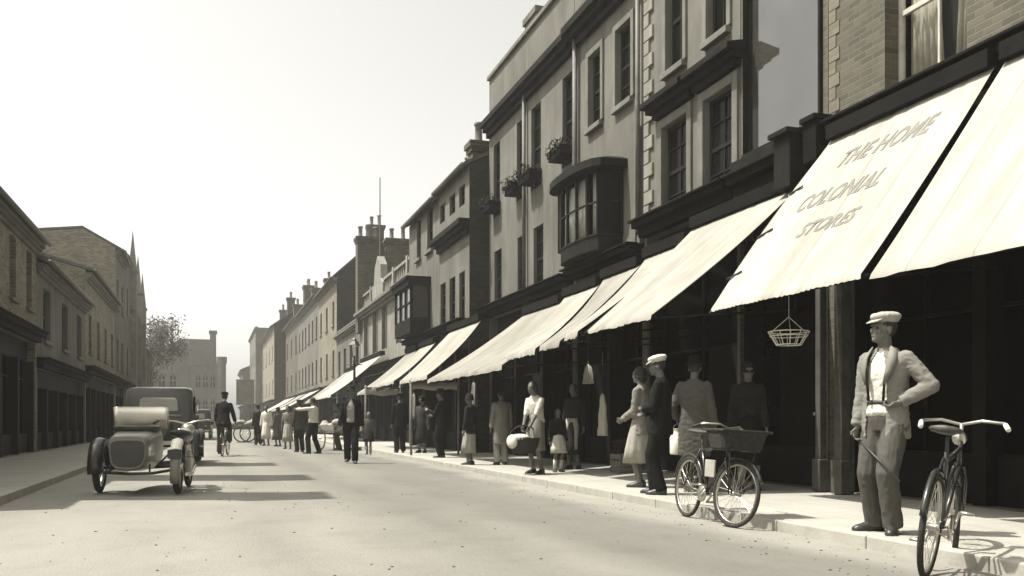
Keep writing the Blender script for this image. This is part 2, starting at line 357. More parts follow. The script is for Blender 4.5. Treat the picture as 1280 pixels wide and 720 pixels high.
def wall_sheet(X, s, Y0, Y1, z0, z1, holes):
    m = MB(); ys = sorted({Y0,Y1}|{h['y0'] for h in holes}|{h['y1'] for h in holes}); zs = sorted({z0,z1}|{h['z0'] for h in holes}|{h['z1'] for h in holes})
    ys = [y for y in ys if Y0-1e-6 <= y <= Y1+1e-6]; zs = [z for z in zs if z0-1e-6 <= z <= z1+1e-6]
    idx = {}
    def V(y,z):
        if (y,z) not in idx: idx[(y,z)] = len(m.v); m.v.append((X,y,z))
        return idx[(y,z)]
    for a,b in zip(ys,ys[1:]):
        for c,d in zip(zs,zs[1:]):
            yc,zc = (a+b)/2,(c+d)/2
            if any(h['y0']<yc<h['y1'] and h['z0']<zc<h['z1'] for h in holes): continue
            m.f.append((V(a,c),V(b,c),V(b,d),V(a,d)) if s < 0 else (V(a,c),V(a,d),V(b,d),V(b,c)))
    for h in holes:
        d = s*h.get('reveal',.09)+s*.1; y0,y1,a,b = h['y0'],h['y1'],h['z0'],h['z1']
        for q in (((X,y0,a),(X+d,y0,a),(X+d,y0,b),(X,y0,b)),((X,y1,a),(X,y1,b),(X+d,y1,b),(X+d,y1,a)),((X,y0,b),(X+d,y0,b),(X+d,y1,b),(X,y1,b)),((X,y0,a),(X,y1,a),(X+d,y1,a),(X+d,y0,a))):
            m.add(q,[(0,1,2,3)])
    return m

def raw_build(mb, name, m, parent, off, smooth=False):     # keeps face winding as given
    me = bpy.data.meshes.new(name); me.from_pydata([Vector(p)-Vector(off) for p in mb.v], [], mb.f); me.materials.append(m)
    o = bpy.data.objects.new(name, me); C.objects.link(o); o.parent = parent; return o

def chimney(root, off, x, y, z0, z1, wx=.7, wy=.9, m=None, pots=2, along='y'):
    c = MB(); c.box(x-wx/2,x+wx/2,y-wy/2,y+wy/2,z0,z1-.3); c.box(x-wx/2-.05,x+wx/2+.05,y-wy/2-.05,y+wy/2+.05,z1-.3,z1-.16); c.box(x-wx/2-.1,x+wx/2+.1,y-wy/2-.1,y+wy/2+.1,z1-.16,z1)
    co = c.build('chimney', m or DBRICK, root, off)
    for i in range(pots):
        t = (i+.5)/pots-.5
        px, py = (x, y+t*wy) if along == 'y' else (x+t*wx, y)
        MB().lathe([(.13,z1-.02),(.15,z1+.03),(.115,z1+.1),(.105,z1+.5+.12*(i%2)),(.14,z1+.53+.12*(i%2)),(.14,z1+.6+.12*(i%2)),(.08,z1+.6+.12*(i%2))],(px,py,0),10).build('chimney_pot', POT, co, off, True)
    return co

def shopfront(root, off, X, s, y0, y1, z0, z1, bay=2.1, door=True):
    """dark timber shop front filling a ground floor opening"""
    xr = X+s*.28
    n = max(1, round((y1-y0)/bay)); L = (y1-y0)/n
    f = MB(); f.box(X+s*.22,xr+s*.12,y0,y1,z1-.55,z1)
    f.box(X+s*.20,xr+s*.12,y0,y1,z0,z0+.55)
    for i in range(n+1):
        yy = y0+L*i; w = .09
        f.box(X+s*.05,xr+s*.12,max(y0,yy-w),min(y1,yy+w),z0,z1-.56)
    for i in range(n):
        yy = y0+L*(i+.5); f.box(xr,xr+s*.05,yy-.02,yy+.02,z0+.55,z1-.56)
        f.box(xr,xr+s*.05,y0+L*i+.09,y0+L*(i+1)-.09,z0+2.1,z0+2.14)
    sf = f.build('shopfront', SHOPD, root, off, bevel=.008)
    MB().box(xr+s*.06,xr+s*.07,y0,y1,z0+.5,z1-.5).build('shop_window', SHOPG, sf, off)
    if door:
        i = n//2; a = y0+L*i+.35; b = MB(); b.box(xr-s*.02,xr+s*.05,a,a+.95,z0+.02,z0+2.09)
        d = b.build('door', FASCIA, sf, off); 
        MB().ell((xr-s*.05,a+.1,z0+1.0),(.03,.03,.03)).build('handle', STEEL, d, off, True)
    return sf

def building(name, label, X, s, Y0, Y1, ztop, depth, m, wins=(), shop=None, roof='flat', ridge=2.2, cornice=None, parapet=None, roofm=None, group=None, cat='building', sidem=None, eave=.3, ridge_d=None):
    off = (X, (Y0+Y1)/2, 0); root = thing(name, label, cat, off, 0, group)
    Y0 += .012; Y1 -= .012
    holes = [dict(w) for w in wins]
    if shop: holes.append(dict(y0=shop[0], y1=shop[1], z0=KERB+.01, z1=shop[2], reveal=.3))
    ms = wall_sheet(X, s, Y0, Y1, KERB-.15, ztop, holes)
    raw_build(ms, 'wall', m, root, off)
    XB = X+s*depth; sd = MB(); zb = KERB-.15
    sd.add([(X,Y0,zb),(XB,Y0,zb),(XB,Y0,ztop),(X,Y0,ztop)],[(0,1,2,3)]); sd.add([(X,Y1,zb),(XB,Y1,zb),(XB,Y1,ztop),(X,Y1,ztop)],[(3,2,1,0)])
    sd.add([(XB,Y0,zb),(XB,Y1,zb),(XB,Y1,ztop),(XB,Y0,ztop)],[(0,1,2,3)])
    xm = X+s*(ridge_d or depth/2)
    if roof == 'pitch':
        sd.add([(X,Y0,ztop),(XB,Y0,ztop),(xm,Y0,ztop+ridge)],[(0,1,2)]); sd.add([(X,Y1,ztop),(XB,Y1,ztop),(xm,Y1,ztop+ridge)],[(2,1,0)])
    sd.build('side_wall', sidem or m, root, off)
    r = MB()
    if roof == 'pitch':
        e = eave; k = ridge/abs(xm-X); kb = ridge/abs(XB-xm); t = .12
        P = [(X-s*e,ztop-k*e+.03),(xm,ztop+ridge+.03),(XB+s*e,ztop-kb*e+.03),(XB+s*e,ztop-kb*e+.03+t),(xm,ztop+ridge+.03+t),(X-s*e,ztop-k*e+.03+t)]
        r.prism(P, Y0-.004, Y1+.004)
        ro = r.build('roof', roofm or SLATE, root, off)
        gm = MB().tube([(X-s*(e+.06),Y0,ztop-k*e+.06),(X-s*(e+.06),Y1,ztop-k*e+.06)], .07, 8); gm.build('gutter', PIPE, root, off, True)
    else:
        zt = ztop-(.5 if parapet else .02)
        r.box(X+s*.3,XB-s*.05,Y0+.02,Y1-.02,zt-.1,zt); ro = r.build('roof', roofm or LEAD, root, off)
        MB().box(X-s*.08,X+s*.34,Y0,Y1,ztop+.004,ztop+.12).build('coping', TRIM, root, off, bevel=.015)
    if cornice:
        zc, hh, pr = cornice[:3]; c = MB(); ya, yb = Y0, Y1
        c.box(X-s*pr*.35,X+s*.03,ya,yb,zc,zc+hh*.35); c.box(X-s*pr*.7,X+s*.03,ya,yb,zc+hh*.35,zc+hh*.62); c.box(X-s*pr,X+s*.03,ya,yb,zc+hh*.62,zc+hh)
        c.build('cornice', cornice[3] if len(cornice) > 3 else TRIM, root, off, bevel=.012)
    for w in wins: window(root, off, X, s, w)
    if shop:
        shopfront(root, off, X, s, shop[0], shop[1], KERB, shop[2])
        zf0, zf1 = shop[3], shop[4]; c = MB(); pr = .30
        c.box(X-s*.16,X+s*.02,Y0+.03,Y1-.03,zf0,zf1-.14); c.box(X-s*pr,X+s*.02,Y0+.02,Y1-.02,zf1-.14,zf1-.04); c.box(X-s*(pr+.08),X+s*.02,Y0+.01,Y1-.01,zf1-.04,zf1)
        c.build('fascia', FASCIA, root, off, bevel=.01)
    root['ztop'] = ztop
    return root, off

def pipe(root, off, X, s, y, z0, z1, r=.05, m=None):
    MB().tube([(X-s*.09,y,z1),(X-s*.09,y,z0)], r, 8).build('drainpipe', m or PIPE, root, off, True)

XR = 7.6
# the nearest shop, brick
yE = fy(1036,XR)
w1 = W(1106,1170,0,127,XR,rows=2,cols=2,frame=FRAMEL,glass=CLEAR,curtain=.42,reveal=.2); w1['z1'] = w1['z0']+2.1; w1['y0'] = w1['y1']-1.25
w2 = dict(w1); w2['y0'] = w1['y0']-3.2; w2['y1'] = w1['y1']-3.2
zf0, zf1 = fz(1050,190,XR), fz(1050,158,XR)
root, off = building('brick_shop', 'nearest shop with buff brick upper wall above the big lettered awning', XR, 1, 1.2, yE, 11.0, 9, BRICK, [w1,w2], (1.5,yE-.35,zf0-.02,zf0,zf1), parapet=True)
NEAR_F = (zf0, zf1)
# whitened brick pier edge
q = MB(); random.seed(3)
yp = yE; z = zf1+.05
while z < 10.9:
    a = .22 if int(z*6)%2 else .15
    q.box(XR-.012,XR+.02,yp-a,yp-.016,z,z+.155); z += .165
q.build('whitened_pier', PBRICK, root, off)
b = MB(); b.box(XR-.42,XR+.02,yE-.30,yE-.03,zf0-.15,zf1+.03); b.box(XR-.47,XR+.02,yE-.33,yE-.02,zf1+.03,zf1+.10); b.build('console', FASCIA, root, off, bevel=.01)
# stall pilasters seen under the awning
for px_ in (1026, 1053):
    yy = fy(px_,XR-.25); m = MB(); w = .07 if px_ == 1053 else .05
    m.box(XR-.25-w,XR-.25+w,yy-w,yy+w,KERB,zf0-.02); m.box(XR-.25-w-.03,XR-.25+w+.03,yy-w-.03,yy+w+.03,KERB+.01,KERB+.42); m.box(XR-.25-w-.03,XR-.25+w+.03,yy-w-.03,yy+w+.03,zf0-.35,zf0-.04)
    m.build('column', RUSTIRON, root, off, bevel=.012)

# house with the great show window upstairs
yA = fy(926,XR)
zf = (fz(996,225,XR)-.02, fz(996,192,XR))
ws = W(930,1030,0,196,XR,rows=1,cols=1,frame=DTRIM,glass=PLATE,reveal=.10,sill=False); ws['z0'] = zf[1]+.22; ws['z1'] = ws['z0']+3.2; ws['y0'] = yE+.12; ws['y1'] = yA-.05
root, off = building('show_window_shop', 'brick edged shop with one huge plate glass show window upstairs', XR, 1, yE, yA, 11.0, 9, BRICK, [ws], (yE+.15,yA,zf[0],zf[0],zf[1]), parapet=True)
MB().box(XR+.0,XR+.095,yA-.058,yA-.052,ws['z0']+.01,10.5).build('reveal_shade', DTRIM, root, off)  # dark panel over the far reveal, standing in for its shade
m = MB(); m.box(XR-.05,XR+.06,yE+.125,yE+.17,ws['z0']+.005,10.4); m.box(XR-.03,XR+.06,yE+.205,yA-.06,ws['z0']+.005,ws['z0']+.12); m.build('show_window_frame', DTRIM, root, off, bevel=.01)
m = MB(); m.box(XR-.2,XR+.01,yE+.06,yA-.02,ws['z0']-.16,ws['z0']-.004); m.build('window_ledge', DTRIM, root, off, bevel=.01)
m = MB(); m.box(XR-.55,XR+.02,yE+.06,yE+.42,zf[0]-.25,zf[1]+.05); m.box(XR-.62,XR+.02,yE+.03,yE+.46,zf[1]+.05,zf[1]+.12); m.build('console', DTRIM, root, off, bevel=.012)
# stucco house with hooded windows
yB = fy(806,XR)
wb = [W(829,860,142,289,XR,arch=.16,hood=.20,rows=4,cols=2), W(881,917,103,239,XR,arch=.16,hood=.20,rows=4,cols=2),
      W(834,855,0,92,XR,rows=2,cols=2,arch=.12), W(885,910,0,52,XR,rows=2,cols=2,arch=.12)]
for a,b_ in ((0,1),(2,3)):
    for kk in ('z0','z1'):
        v = (wb[a][kk]+wb[b_][kk])/2 if a == 0 else wb[a][kk]; wb[a][kk] = wb[b_][kk] = v
for w in wb[2:]: w['z1'] = w['z0']+1.75
zfB = (fz(893,262,XR), fz(893,239,XR))
root, off = building('stucco_house', 'stucco house with hooded upper windows and a quoined corner', XR, 1, yA, yB, 11.2, 9, STUCCO2, wb, (yA+.1,yB-.1,zfB[0],zfB[0],zfB[1]), parapet=True, cornice=(10.3,.5,.4))
q = MB(); z = zfB[1]+.05; i = 0
while z < 10.2:
    a = .34 if i%2 else .20
    q.box(XR-.045,XR+.02,yB-.03-a,yB-.03,z,z+.235); z += .25; i += 1
q.build('quoins', STONE, root, off, bevel=.012)
# house with the bow window
yC = fy(718,XR)
wc = [W(737,752,52,160,XR,arch=.13,rows=4,cols=2), W(771,790,22,136,XR,arch=.13,rows=4,cols=2)]
z1_ = wc[1]['z1']; wc[0]['z1'] = z1_; wc[0]['z0'] = wc[1]['z0']
zfC = (fz(805,318,XR), fz(805,303,XR))
ztc = fz(611,103,XR); zcor = fz(605,148,XR-.3)-.3
root, off = building('bow_window_house', 'stucco house with a canopied bow window above the shop', XR, 1, yB, yC, ztc+.5, 9, STUCCO, wc, (yB+.1,yC-.05,zfC[0],zfC[0],zfC[1]), parapet=True, cornice=(zcor-.1,.45,.34,DTRIM))
pipe(root, off, XR, 1, yC-.25, zfC[1], zcor+.1, .06); pipe(root, off, XR, 1, yB+.12, zfC[1], zcor+.1, .045)
# arched niche
yn0, yn1 = fy(806,XR)+.1, fy(794,XR); zn0, zn1 = fz(800,296,XR), fz(800,170,XR); m = MB()
pts = [(yn0,zn0),(yn1,zn0)]+[((yn0+yn1)/2+(yn1-yn0)/2*math.cos(a), zn1+(yn1-yn0)*.8*math.sin(a)) for a in [math.pi*i/10 for i in range(11)]]
m.prism(pts, XR-.035, XR+.02, 'x'); m.build('arched_panel', TRIM, root, off, bevel=.01)
m = MB(); m.box(XR-.12,XR+.02,yn0-.12,yn1+.12,zn0-.16,zn0-.01); m.build('panel_sill', TRIM, root, off)
# bow
yb0, yb1 = fy(780,XR)+.05, fy(724,XR); yc = (yb0+yb1)/2; hw = (yb1-yb0)/2; zb0, zb1 = zfC[1]+.02, fz(752,222,XR); dep = .62
n = 7; P = []
for i in range(n+1):
    a = math.pi*i/n; P.append((XR-dep*math.sin(a)**.32, yc-hw*math.cos(a)))
fr = MB(); pn = MB(); pn2 = MB()
for i in range(n):
    p, q_ = P[i], P[i+1]
    for (px_,py_) in ((p) , ) if i else ((p),): fr.box(px_-.03,px_+.03,py_-.03,py_+.03,zb0+.3,zb1-.1)
    for zz in (zb0+.3, zb0+.3+(zb1-zb0-.4)*.5, zb1-.13):
        fr.tube([(p[0],p[1],zz),(q_[0],q_[1],zz)], .025, 6)
    (pn if i < 5 else pn2).add([(p[0]+.02,p[1],zb0+.3),(q_[0]+.02,q_[1],zb0+.3),(q_[0]+.02,q_[1],zb1-.1),(p[0]+.02,p[1],zb1-.1)],[(0,1,2,3)])
bow = fr.build('bow_window', FRAMEM, root, off)
po = pn.build('pane', CLEAR, bow, off); pn2.build('pane', GLASS, bow, off)
for yy in (yb0+.05,yb1-.09): MB().box(XR-.52,XR-.002,yy,yy+.04,zb0+.28,zb1-.1).build('cheek_panel', DTRIM, bow, off)
m = MB(); m.prism([(x,y) for x,y in P], zb0, zb0+.3, 'z'); m.build('apron', DTRIM, bow, off, bevel=.01)
m = MB(); Q = [(XR-(dep+.22)*math.sin(math.pi*i/12)**.32, yc-(hw+.22)*math.cos(math.pi*i/12)) for i in range(13)]
m.loft([[(x,y,zb1-.1) for x,y in Q],[(x,y,zb1+.05) for x,y in Q],[(XR-(XR-x)*.55, yc+(y-yc)*.8, zb1+.16) for x,y in Q],[(XR-(XR-x)*.05, yc+(y-yc)*.6, zb1+.24) for x,y in Q]])
m.build('canopy', LEAD, bow, off)
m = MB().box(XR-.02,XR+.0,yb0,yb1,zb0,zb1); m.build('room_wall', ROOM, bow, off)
for (f0,f1) in ((.10,.27),(.34,.5),(.52,.70),(.74,.84),(.86,.985)):
    vs = []; fs = []; nn = 16
    for i in range(nn+1):
        a = math.pi*(f0+(f1-f0)*i/nn); x = XR-(dep-.13)*math.sin(a)**.32+.02*math.sin(i*2.1); y_ = yc-(hw-.1)*math.cos(a)
        vs += [(x,y_,zb0+.32),(x,y_,zb1-.12)]
    for i in range(nn): fs.append((2*i,2*i+2,2*i+3,2*i+1))
    c = MB().add(vs,fs).build('curtain', CURTAIN, bow, off, True); so = c.modifiers.new('s','SOLIDIFY'); so.thickness = .006
# plain three storey house with window boxes
yD = fy(611.5,XR)
rows2 = [(617,625,170,272),(646,655,142,255),(664,676,131,250),(703,716,92,197)]
rows1 = [(618,627,311,389),(647,657,292,378),(667,679,277,361),(705,717,256,342)]
wd = [W(*r,XR,rows=4,cols=2,sill=False,reveal=.08) for r in rows2]+[W(*r,XR,rows=4,cols=2,sill=False,reveal=.08) for r in rows1]
for grp in (wd[:4],wd[4:]):
    za = sum(w['z0'] for w in grp)/4; zb = sum(w['z1'] for w in grp)/4
    for w in grp: w['z0'] = za; w['z1'] = zb; w['y0'] = max(w['y0'],yC+.06); 
zfD = (fz(655,382,XR), fz(655,368,XR))
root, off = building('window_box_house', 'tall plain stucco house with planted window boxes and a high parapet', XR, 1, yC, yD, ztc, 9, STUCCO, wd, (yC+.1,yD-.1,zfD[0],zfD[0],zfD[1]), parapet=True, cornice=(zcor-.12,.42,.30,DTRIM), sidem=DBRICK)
pipe(root, off, XR, 1, fy(659,XR), zfD[1], zcor)
chimney(root, off, XR+.62, fy(653,XR), ztc-.6, ztc+.75, .7, .8, STUCCO, 0)
HOUSE_D = (root, off)
boxes = [(wd[0],'leftmost and farthest planted window box on the plain stucco house'),(wd[1],'bushy window box right beside the drainpipe on its far side'),(wd[2],'window box with trailing plants just on the near side of the drainpipe'),(wd[3],'window box beside the canopy of the bow window')]
for w, lab in boxes:
    zc = w['z0']; yc_ = (w['y0']+w['y1'])/2; L = (w['y1']-w['y0'])/2+.06
    t = thing('window_box', lab, 'window box', (XR-.2,yc_,zc+.12), 0, 'window boxes on the stucco house')
    m = MB(); m.box(-.12,.185,-L,L,0,.20); m.box(-.15,.185,-L-.03,L+.03,.16,.22); m.build('planter', DTRIM, t)
    m = MB(); random.seed(int(zc*100)+int(yc_*10))
    for i in range(260):
        c = Vector((random.uniform(-.24,.16),random.uniform(-L,L),random.uniform(.08,.40))); u = Vector((random.uniform(-1,1),random.uniform(-1,1),random.uniform(-1,1))).normalized(); v = u.orthogonal().normalized(); r = random.uniform(.03,.06)
        m.add([c-u*r,c+v*r*.6,c+u*r,c-v*r*.6],[(0,1,2,3)])
    raw_build(m,'plants',PLANTM,t,(0,0,0))

# projecting pair beyond: cornice house and bay house
XD = 7.02; yd0 = yD+.03; yd1 = fy(549,XD); yd2 = fy(511.5,XD)
wq = [W(550,556,251,279,XD,rows=2,cols=2,sill=False),W(562,569,241,270,XD,rows=2,cols=2,sill=False),W(574,581,230,263,XD,rows=2,cols=2,sill=False),
      W(550.5,557,352,416,XD,rows=4,cols=2,sill=False),W(562,569,345,407,XD,rows=4,cols=2,sill=False),W(574,581,338,402,XD,rows=4,cols=2,sill=False)]
for grp in (wq[:3],wq[3:]):
    za = sum(w['z0'] for w in grp)/3; zb = sum(w['z1'] for w in grp)/3
    for w in grp: w['z0'] = za; w['z1'] = zb; w['reveal'] = .08
zt = fz(585,207,XD)
zfE = (fz(575,407,XD)-.12, fz(575,407,XD)+.12)
root, off = building('cornice_house', 'narrow projecting house with three tall windows under a heavy mid cornice', XD, 1, yd0, yd1, zt, 9, STUCCO2, wq, (yd0+.1,yd1-.1,zfE[0],zfE[0],zfE[1]), roof='pitch', ridge=1.1, ridge_d=2.2, cornice=(fz(585,292,XD),.42,.32,DTRIM), sidem=SHADEDBRICK, eave=.15)
chimney(root, off, XD+.4, yd0+.45, zt-.1, zt+.75, .5, .5, DBRICK, 1)
wq = [W(521,526,270,326,XD,rows=4,cols=2),W(534,541,258,315,XD,rows=4,cols=2)]
za = sum(w['z0'] for w in wq)/2; zb = sum(w['z1'] for w in wq)/2
for w in wq: w['z0'] = za; w['z1'] = zb
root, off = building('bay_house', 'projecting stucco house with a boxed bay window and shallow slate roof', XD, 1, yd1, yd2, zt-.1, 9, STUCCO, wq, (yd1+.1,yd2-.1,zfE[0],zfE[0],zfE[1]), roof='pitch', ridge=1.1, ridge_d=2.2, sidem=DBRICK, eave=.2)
ya, yb_ = fy(538,XD), fy(517,XD); za, zb = zfE[1]+.03, fz(527,357,XD); m = MB(); m.box(XD-.7,XD+.02,ya,yb_,za,za+.5); m.box(XD-.78,XD+.02,ya-.06,yb_+.06,zb-.2,zb); m.box(XD-.85,XD+.02,ya-.1,yb_+.1,zb,zb+.1)
for i in range(4): yy = ya+(yb_-ya)*i/3; m.box(XD-.7,XD-.6,max(ya,yy-.05),min(yb_,yy+.05),za+.5,zb-.2)
m.box(XD-.08,XD,ya,ya+.06,za+.5,zb-.2); m.box(XD-.08,XD,yb_-.06,yb_,za+.5,zb-.2); m.box(XD-.68,XD-.62,ya,yb_,(za+zb)/2+.1,(za+zb)/2+.16)
bay = m.build('bay_window', DTRIM, root, off)
MB().box(XD-.65,XD-.01,ya+.04,yb_-.04,za+.4,zb-.1).build('pane', glassmat('bay_glass',.05,.3,.1), bay, off)
chimney(root, off, XD+2.2, yd2-.5, zt+.5, zt+1.9, .6, .8, DBRICK, 2)

# pediment building with balustrade
ye0, ye1 = yd2, fy(451,XR)
hE = fz(514,318,XR); we = []
for (a,b_) in ((456,460),(467,471.5),(478.5,483),(496.5,501)):
    y0,y1 = fy(b_,XR),fy(a,XR); we.append(dict(y0=y0,y1=y1,z0=fz(480,436,XR),z1=fz(480,381,XR),rows=4,cols=2,reveal=.10,arch=.12,sill=False))
we.append(dict(y0=ye0+.5,y1=ye0+1.5,z0=we[0]['z0'],z1=we[0]['z1'],rows=4,cols=2,reveal=.10,arch=.12,sill=False))
zfF = (3.35,3.65)
root, off = building('pedimented_building', 'pale building with balustraded parapet and a little shaped gable', XR, 1, ye0, ye1, hE-.95, 9, STONE, we, (ye0+.1,ye1-.1,zfF[0],zfF[0],zfF[1]), cornice=(hE-1.35,.38,.4))
m = MB()
n = 34
for i in range(n): yy = ye0+.3+(ye1-ye0-.6)*i/(n-1); m.lathe([(.05,hE-.83),(.09,hE-.6),(.05,hE-.35),(.06,hE-.12)],(XR+.12,yy,0),6)
m.box(XR,XR+.24,ye0+.05,ye1-.05,hE-.12,hE)
for i in range(6): yy = ye0+.2+(ye1-ye0-.4)*i/5; m.box(XR-.03,XR+.27,yy-.16,yy+.16,hE-.83,hE+.1)
m.build('balustrade', STONE, root, off)
yg = fy(473,XR); m = MB(); m.prism([(yg-1.5,hE-.95),(yg-1.5,hE-.2),(yg-.9,hE+.05),(yg-.75,hE+.75),(yg,hE+1.25),(yg+.75,hE+.75),(yg+.9,hE+.05),(yg+1.5,hE-.2),(yg+1.5,hE-.95)], XR-.06, XR+.3, 'x'); m.build('gable', STONE, root, off, bevel=.03)
ys_ = fy(452,XR)+.2
chimney(root, off, 7.95, ys_-.1, hE-2, fz(455,293,XR), 1.2, .8, DBRICK, 3, 'x'); chimney(root, off, 9.55, ys_-.1, hE-2, fz(455,293,XR), 1.25, .8, DBRICK, 2, 'x')
t = MB().tube([(8.3,fy(475,8.3),hE-1.4),(8.3,fy(475,8.3),fz(475,222,8.3))],[.05,.025],6); tag(t.build('flagpole', PIPE), 'tall thin bare mast rising above the pedimented building', 'flagpole')

def simple_house(name, label, x0, x1, yt, X, m, cols, rows, shopz=3.4, roof='pitch', ridge=2, sidem=None, ch=None, s=1, depth=9, w=.95, h=1.6, ztop=None, cornice=True, group='distant houses on the shop side', ridge_d=None, y0=None, y1=None, zs=None, frame=None):
    Ya = y0 if y0 is not None else fy(x1,X); Yb = y1 if y1 is not None else fy(x0,X)
    z = ztop or fz((x0+x1)/2,yt,X); ws = []
    fl = zs or [shopz+.7+i*((z-shopz-.6)/rows) for i in range(rows)]
    for zz in fl:
        for j in range(cols):
            yc = Ya+(Yb-Ya)*(j+.5)/cols; ws.append(dict(y0=yc-w/2,y1=yc+w/2,z0=zz,z1=zz+min(h,(z-shopz-.6)/rows-.55),rows=2,cols=2,reveal=.18))
    r, o = building(name, label, X, s, Ya, Yb, z, depth, m, ws, (Ya+.15,Yb-.15,shopz-.3,shopz-.3,shopz), roof=roof, ridge=ridge, sidem=sidem, cornice=(z-.45,.3,.25) if cornice else None, group=group, parapet=(roof=='flat'), ridge_d=ridge_d)
    return r, o, Ya, Yb, z
r_, o_, a_, b_, z_ = simple_house('small_house', 'low two storey house between the pale gabled building and the tall dark gable', 421, 451, 408, XR, STUCCO2, 4, 1, roof='flat', y0=ye1, zs=[3.9], h=1.5)
r_, o_, a_, b_, z_ = simple_house('tall_gabled_house', 'tall brown brick house showing a dark blank gable wall to the street', 398, 420, 357, XR, BRICKMID, 3, 2, y0=b_, ridge=2.4, sidem=SHADEDBRICK, ridge_d=2.6)
chimney(r_, o_, XR+2.6, a_+.7, z_+1.6, z_+3.4, 1.0, .8, DBRICK, 2, 'x')
r_, o_, a_, b_, z_ = simple_house('white_house', 'long pale rendered terrace with two rows of small windows', 373, 397, 382, XR, STUCCO2, 6, 2, y0=b_, ridge=1.4, sidem=DBRICK, ridge_d=2.5)
chimney(r_, o_, XR+1.5, b_-1, z_+.2, z_+2.6, .8, .9, DBRICK, 2); chimney(r_, o_, XR+1.5, a_+6, z_+.5, z_+2.0, .7, .8, DBRICK, 1)
r_, o_, a_, b_, z_ = simple_house('dark_brick_house', 'dark brick house with clustered chimneys beyond the pale terrace', 357, 373, 402, XR, DBRICK, 3, 2, y0=b_, ridge=2.0, ridge_d=2.2)
chimney(r_, o_, XR+1.2, a_+3, z_, z_+3.0, .9, 1.4, DBRICK, 3); chimney(r_, o_, XR+1.2, b_-1, z_, z_+2.6, .9, 1.2, DBRICK, 2)
r_, o_, a_, b_, z_ = simple_house('corner_house', 'dark projecting house with tall narrow windows near the street end', 325, 342, 420, 6.4, BRICKMID, 4, 2, y0=b_, y1=b_+24, ztop=11.5, roof='pitch', ridge=1.6, ridge_d=2.2, sidem=SHADEDBRICK)
for yy in (a_+.5, a_+12): chimney(r_, o_, 8.2, yy, z_+1, z_+3.0, .8, .9, DBRICK, 2)
bb = b_
r_, o_, a_, b_, z_ = simple_house('pale_corner_house', 'pale house closing the street beyond the dark projecting one', 300, 320, 440, 5.5, STUCCO2, 5, 2, y0=bb, y1=bb+20, ztop=13.5, roof='flat')
r_, o_, a_, b_, z_ = simple_house('far_stone_house', 'low faint house at the far end of the shops', 290, 300, 470, 4.5, STUCCO2, 4, 2, y0=b_, y1=b_+18, ztop=9.0, roof='pitch', ridge=2)
# tall hoarding sign over the far pavement
sg = thing('hoarding', 'dark square hanging board jutting out from the far shops', 'sign board', (5.5,bb+.6,0))
m = MB(); m.box(-2.45,-.15,-.05,.05,3.3,6.5); m.build('board', DBRICK, sg); m = MB(); m.tube([(.02,0,6.55),(-2.5,0,6.55)],.05,6); m.tube([(.02,0,7.6),(-2.0,0,6.55)],.02,6); m.tube([(.02,0,3.25),(-2.5,0,3.25)],.04,6); m.build('bracket', IRON, sg)
# ---------------------------------------------------------------- the opposite row, on the left
XL = -4.9
def left_house(name, label, y0, y1, z, m, cols, rows, roof='pitch', ridge=2.4, shopz=3.3, h=1.6, w=.95, depth=9, parapet=False, X0=None, **kw):
    ws = []
    for i in range(rows):
        zz = shopz+.6+i*((z-shopz-.5)/rows)
        for j in range(cols):
            yc = y0+(y1-y0)*(j+.5)/cols; ws.append(dict(y0=yc-w/2,y1=yc+w/2,z0=zz,z1=zz+min(h,(z-shopz-.5)/rows-.5),rows=2,cols=2,reveal=.16))
    return building(name, label, X0 or XL, -1, y0, y1, z, depth, m, ws, (y0+.15,y1-.15,shopz-.3,shopz-.3,shopz), roof=roof, ridge=ridge, cornice=(z-.42,.3,.25), group='houses of the opposite row', parapet=(roof=='flat'), **kw)
r, o = left_house('brick_house', 'low brick house of the opposite row nearest to the street corner', 4, 12.5, 5.6, BRICKMID, 3, 1, ridge_d=5, shopz=3.0, X0=-7.2)
r, o = left_house('stucco_house', 'two storey stucco house with a tall stack on its front wall', 12.5, 21, 5.8, STUCCO, 3, 1, ridge_d=5)
chimney(r, o, XL-.5, 14.7, 5.2, 12.6, .9, 1.1, DBRICK, 2); chimney(r, o, XL-.5, 18.9, 5.2, 12.9, .9, 1.5, DBRICK, 3)
r, o = left_house('brick_house', 'brick house of the opposite row with one tall stack', 21, 30, 6.3, BRICKMID, 4, 1, ridge_d=5, shopz=3.6, w=.8)
chimney(r, o, XL-.5, 24.2, 5.2, 12.4, .9, 1.5, DBRICK, 3)
r, o = left_house('stucco_house', 'stucco house of the opposite row with a tiled roof', 30, 41, 5.8, STUCCO, 3, 1, ridge_d=5, roofm=TILE, shopz=2.9, w=1.3)
chimney(r, o, XL-3.2, 39.6, 6.5, 9.6, .9, 1.2, DBRICK, 3)
r, o = left_house('brick_house', 'low brown brick house in front of the tall gabled block on the left', 41, 53, 7.2, BRICKMID, 4, 1, ridge=1.4, ridge_d=5)
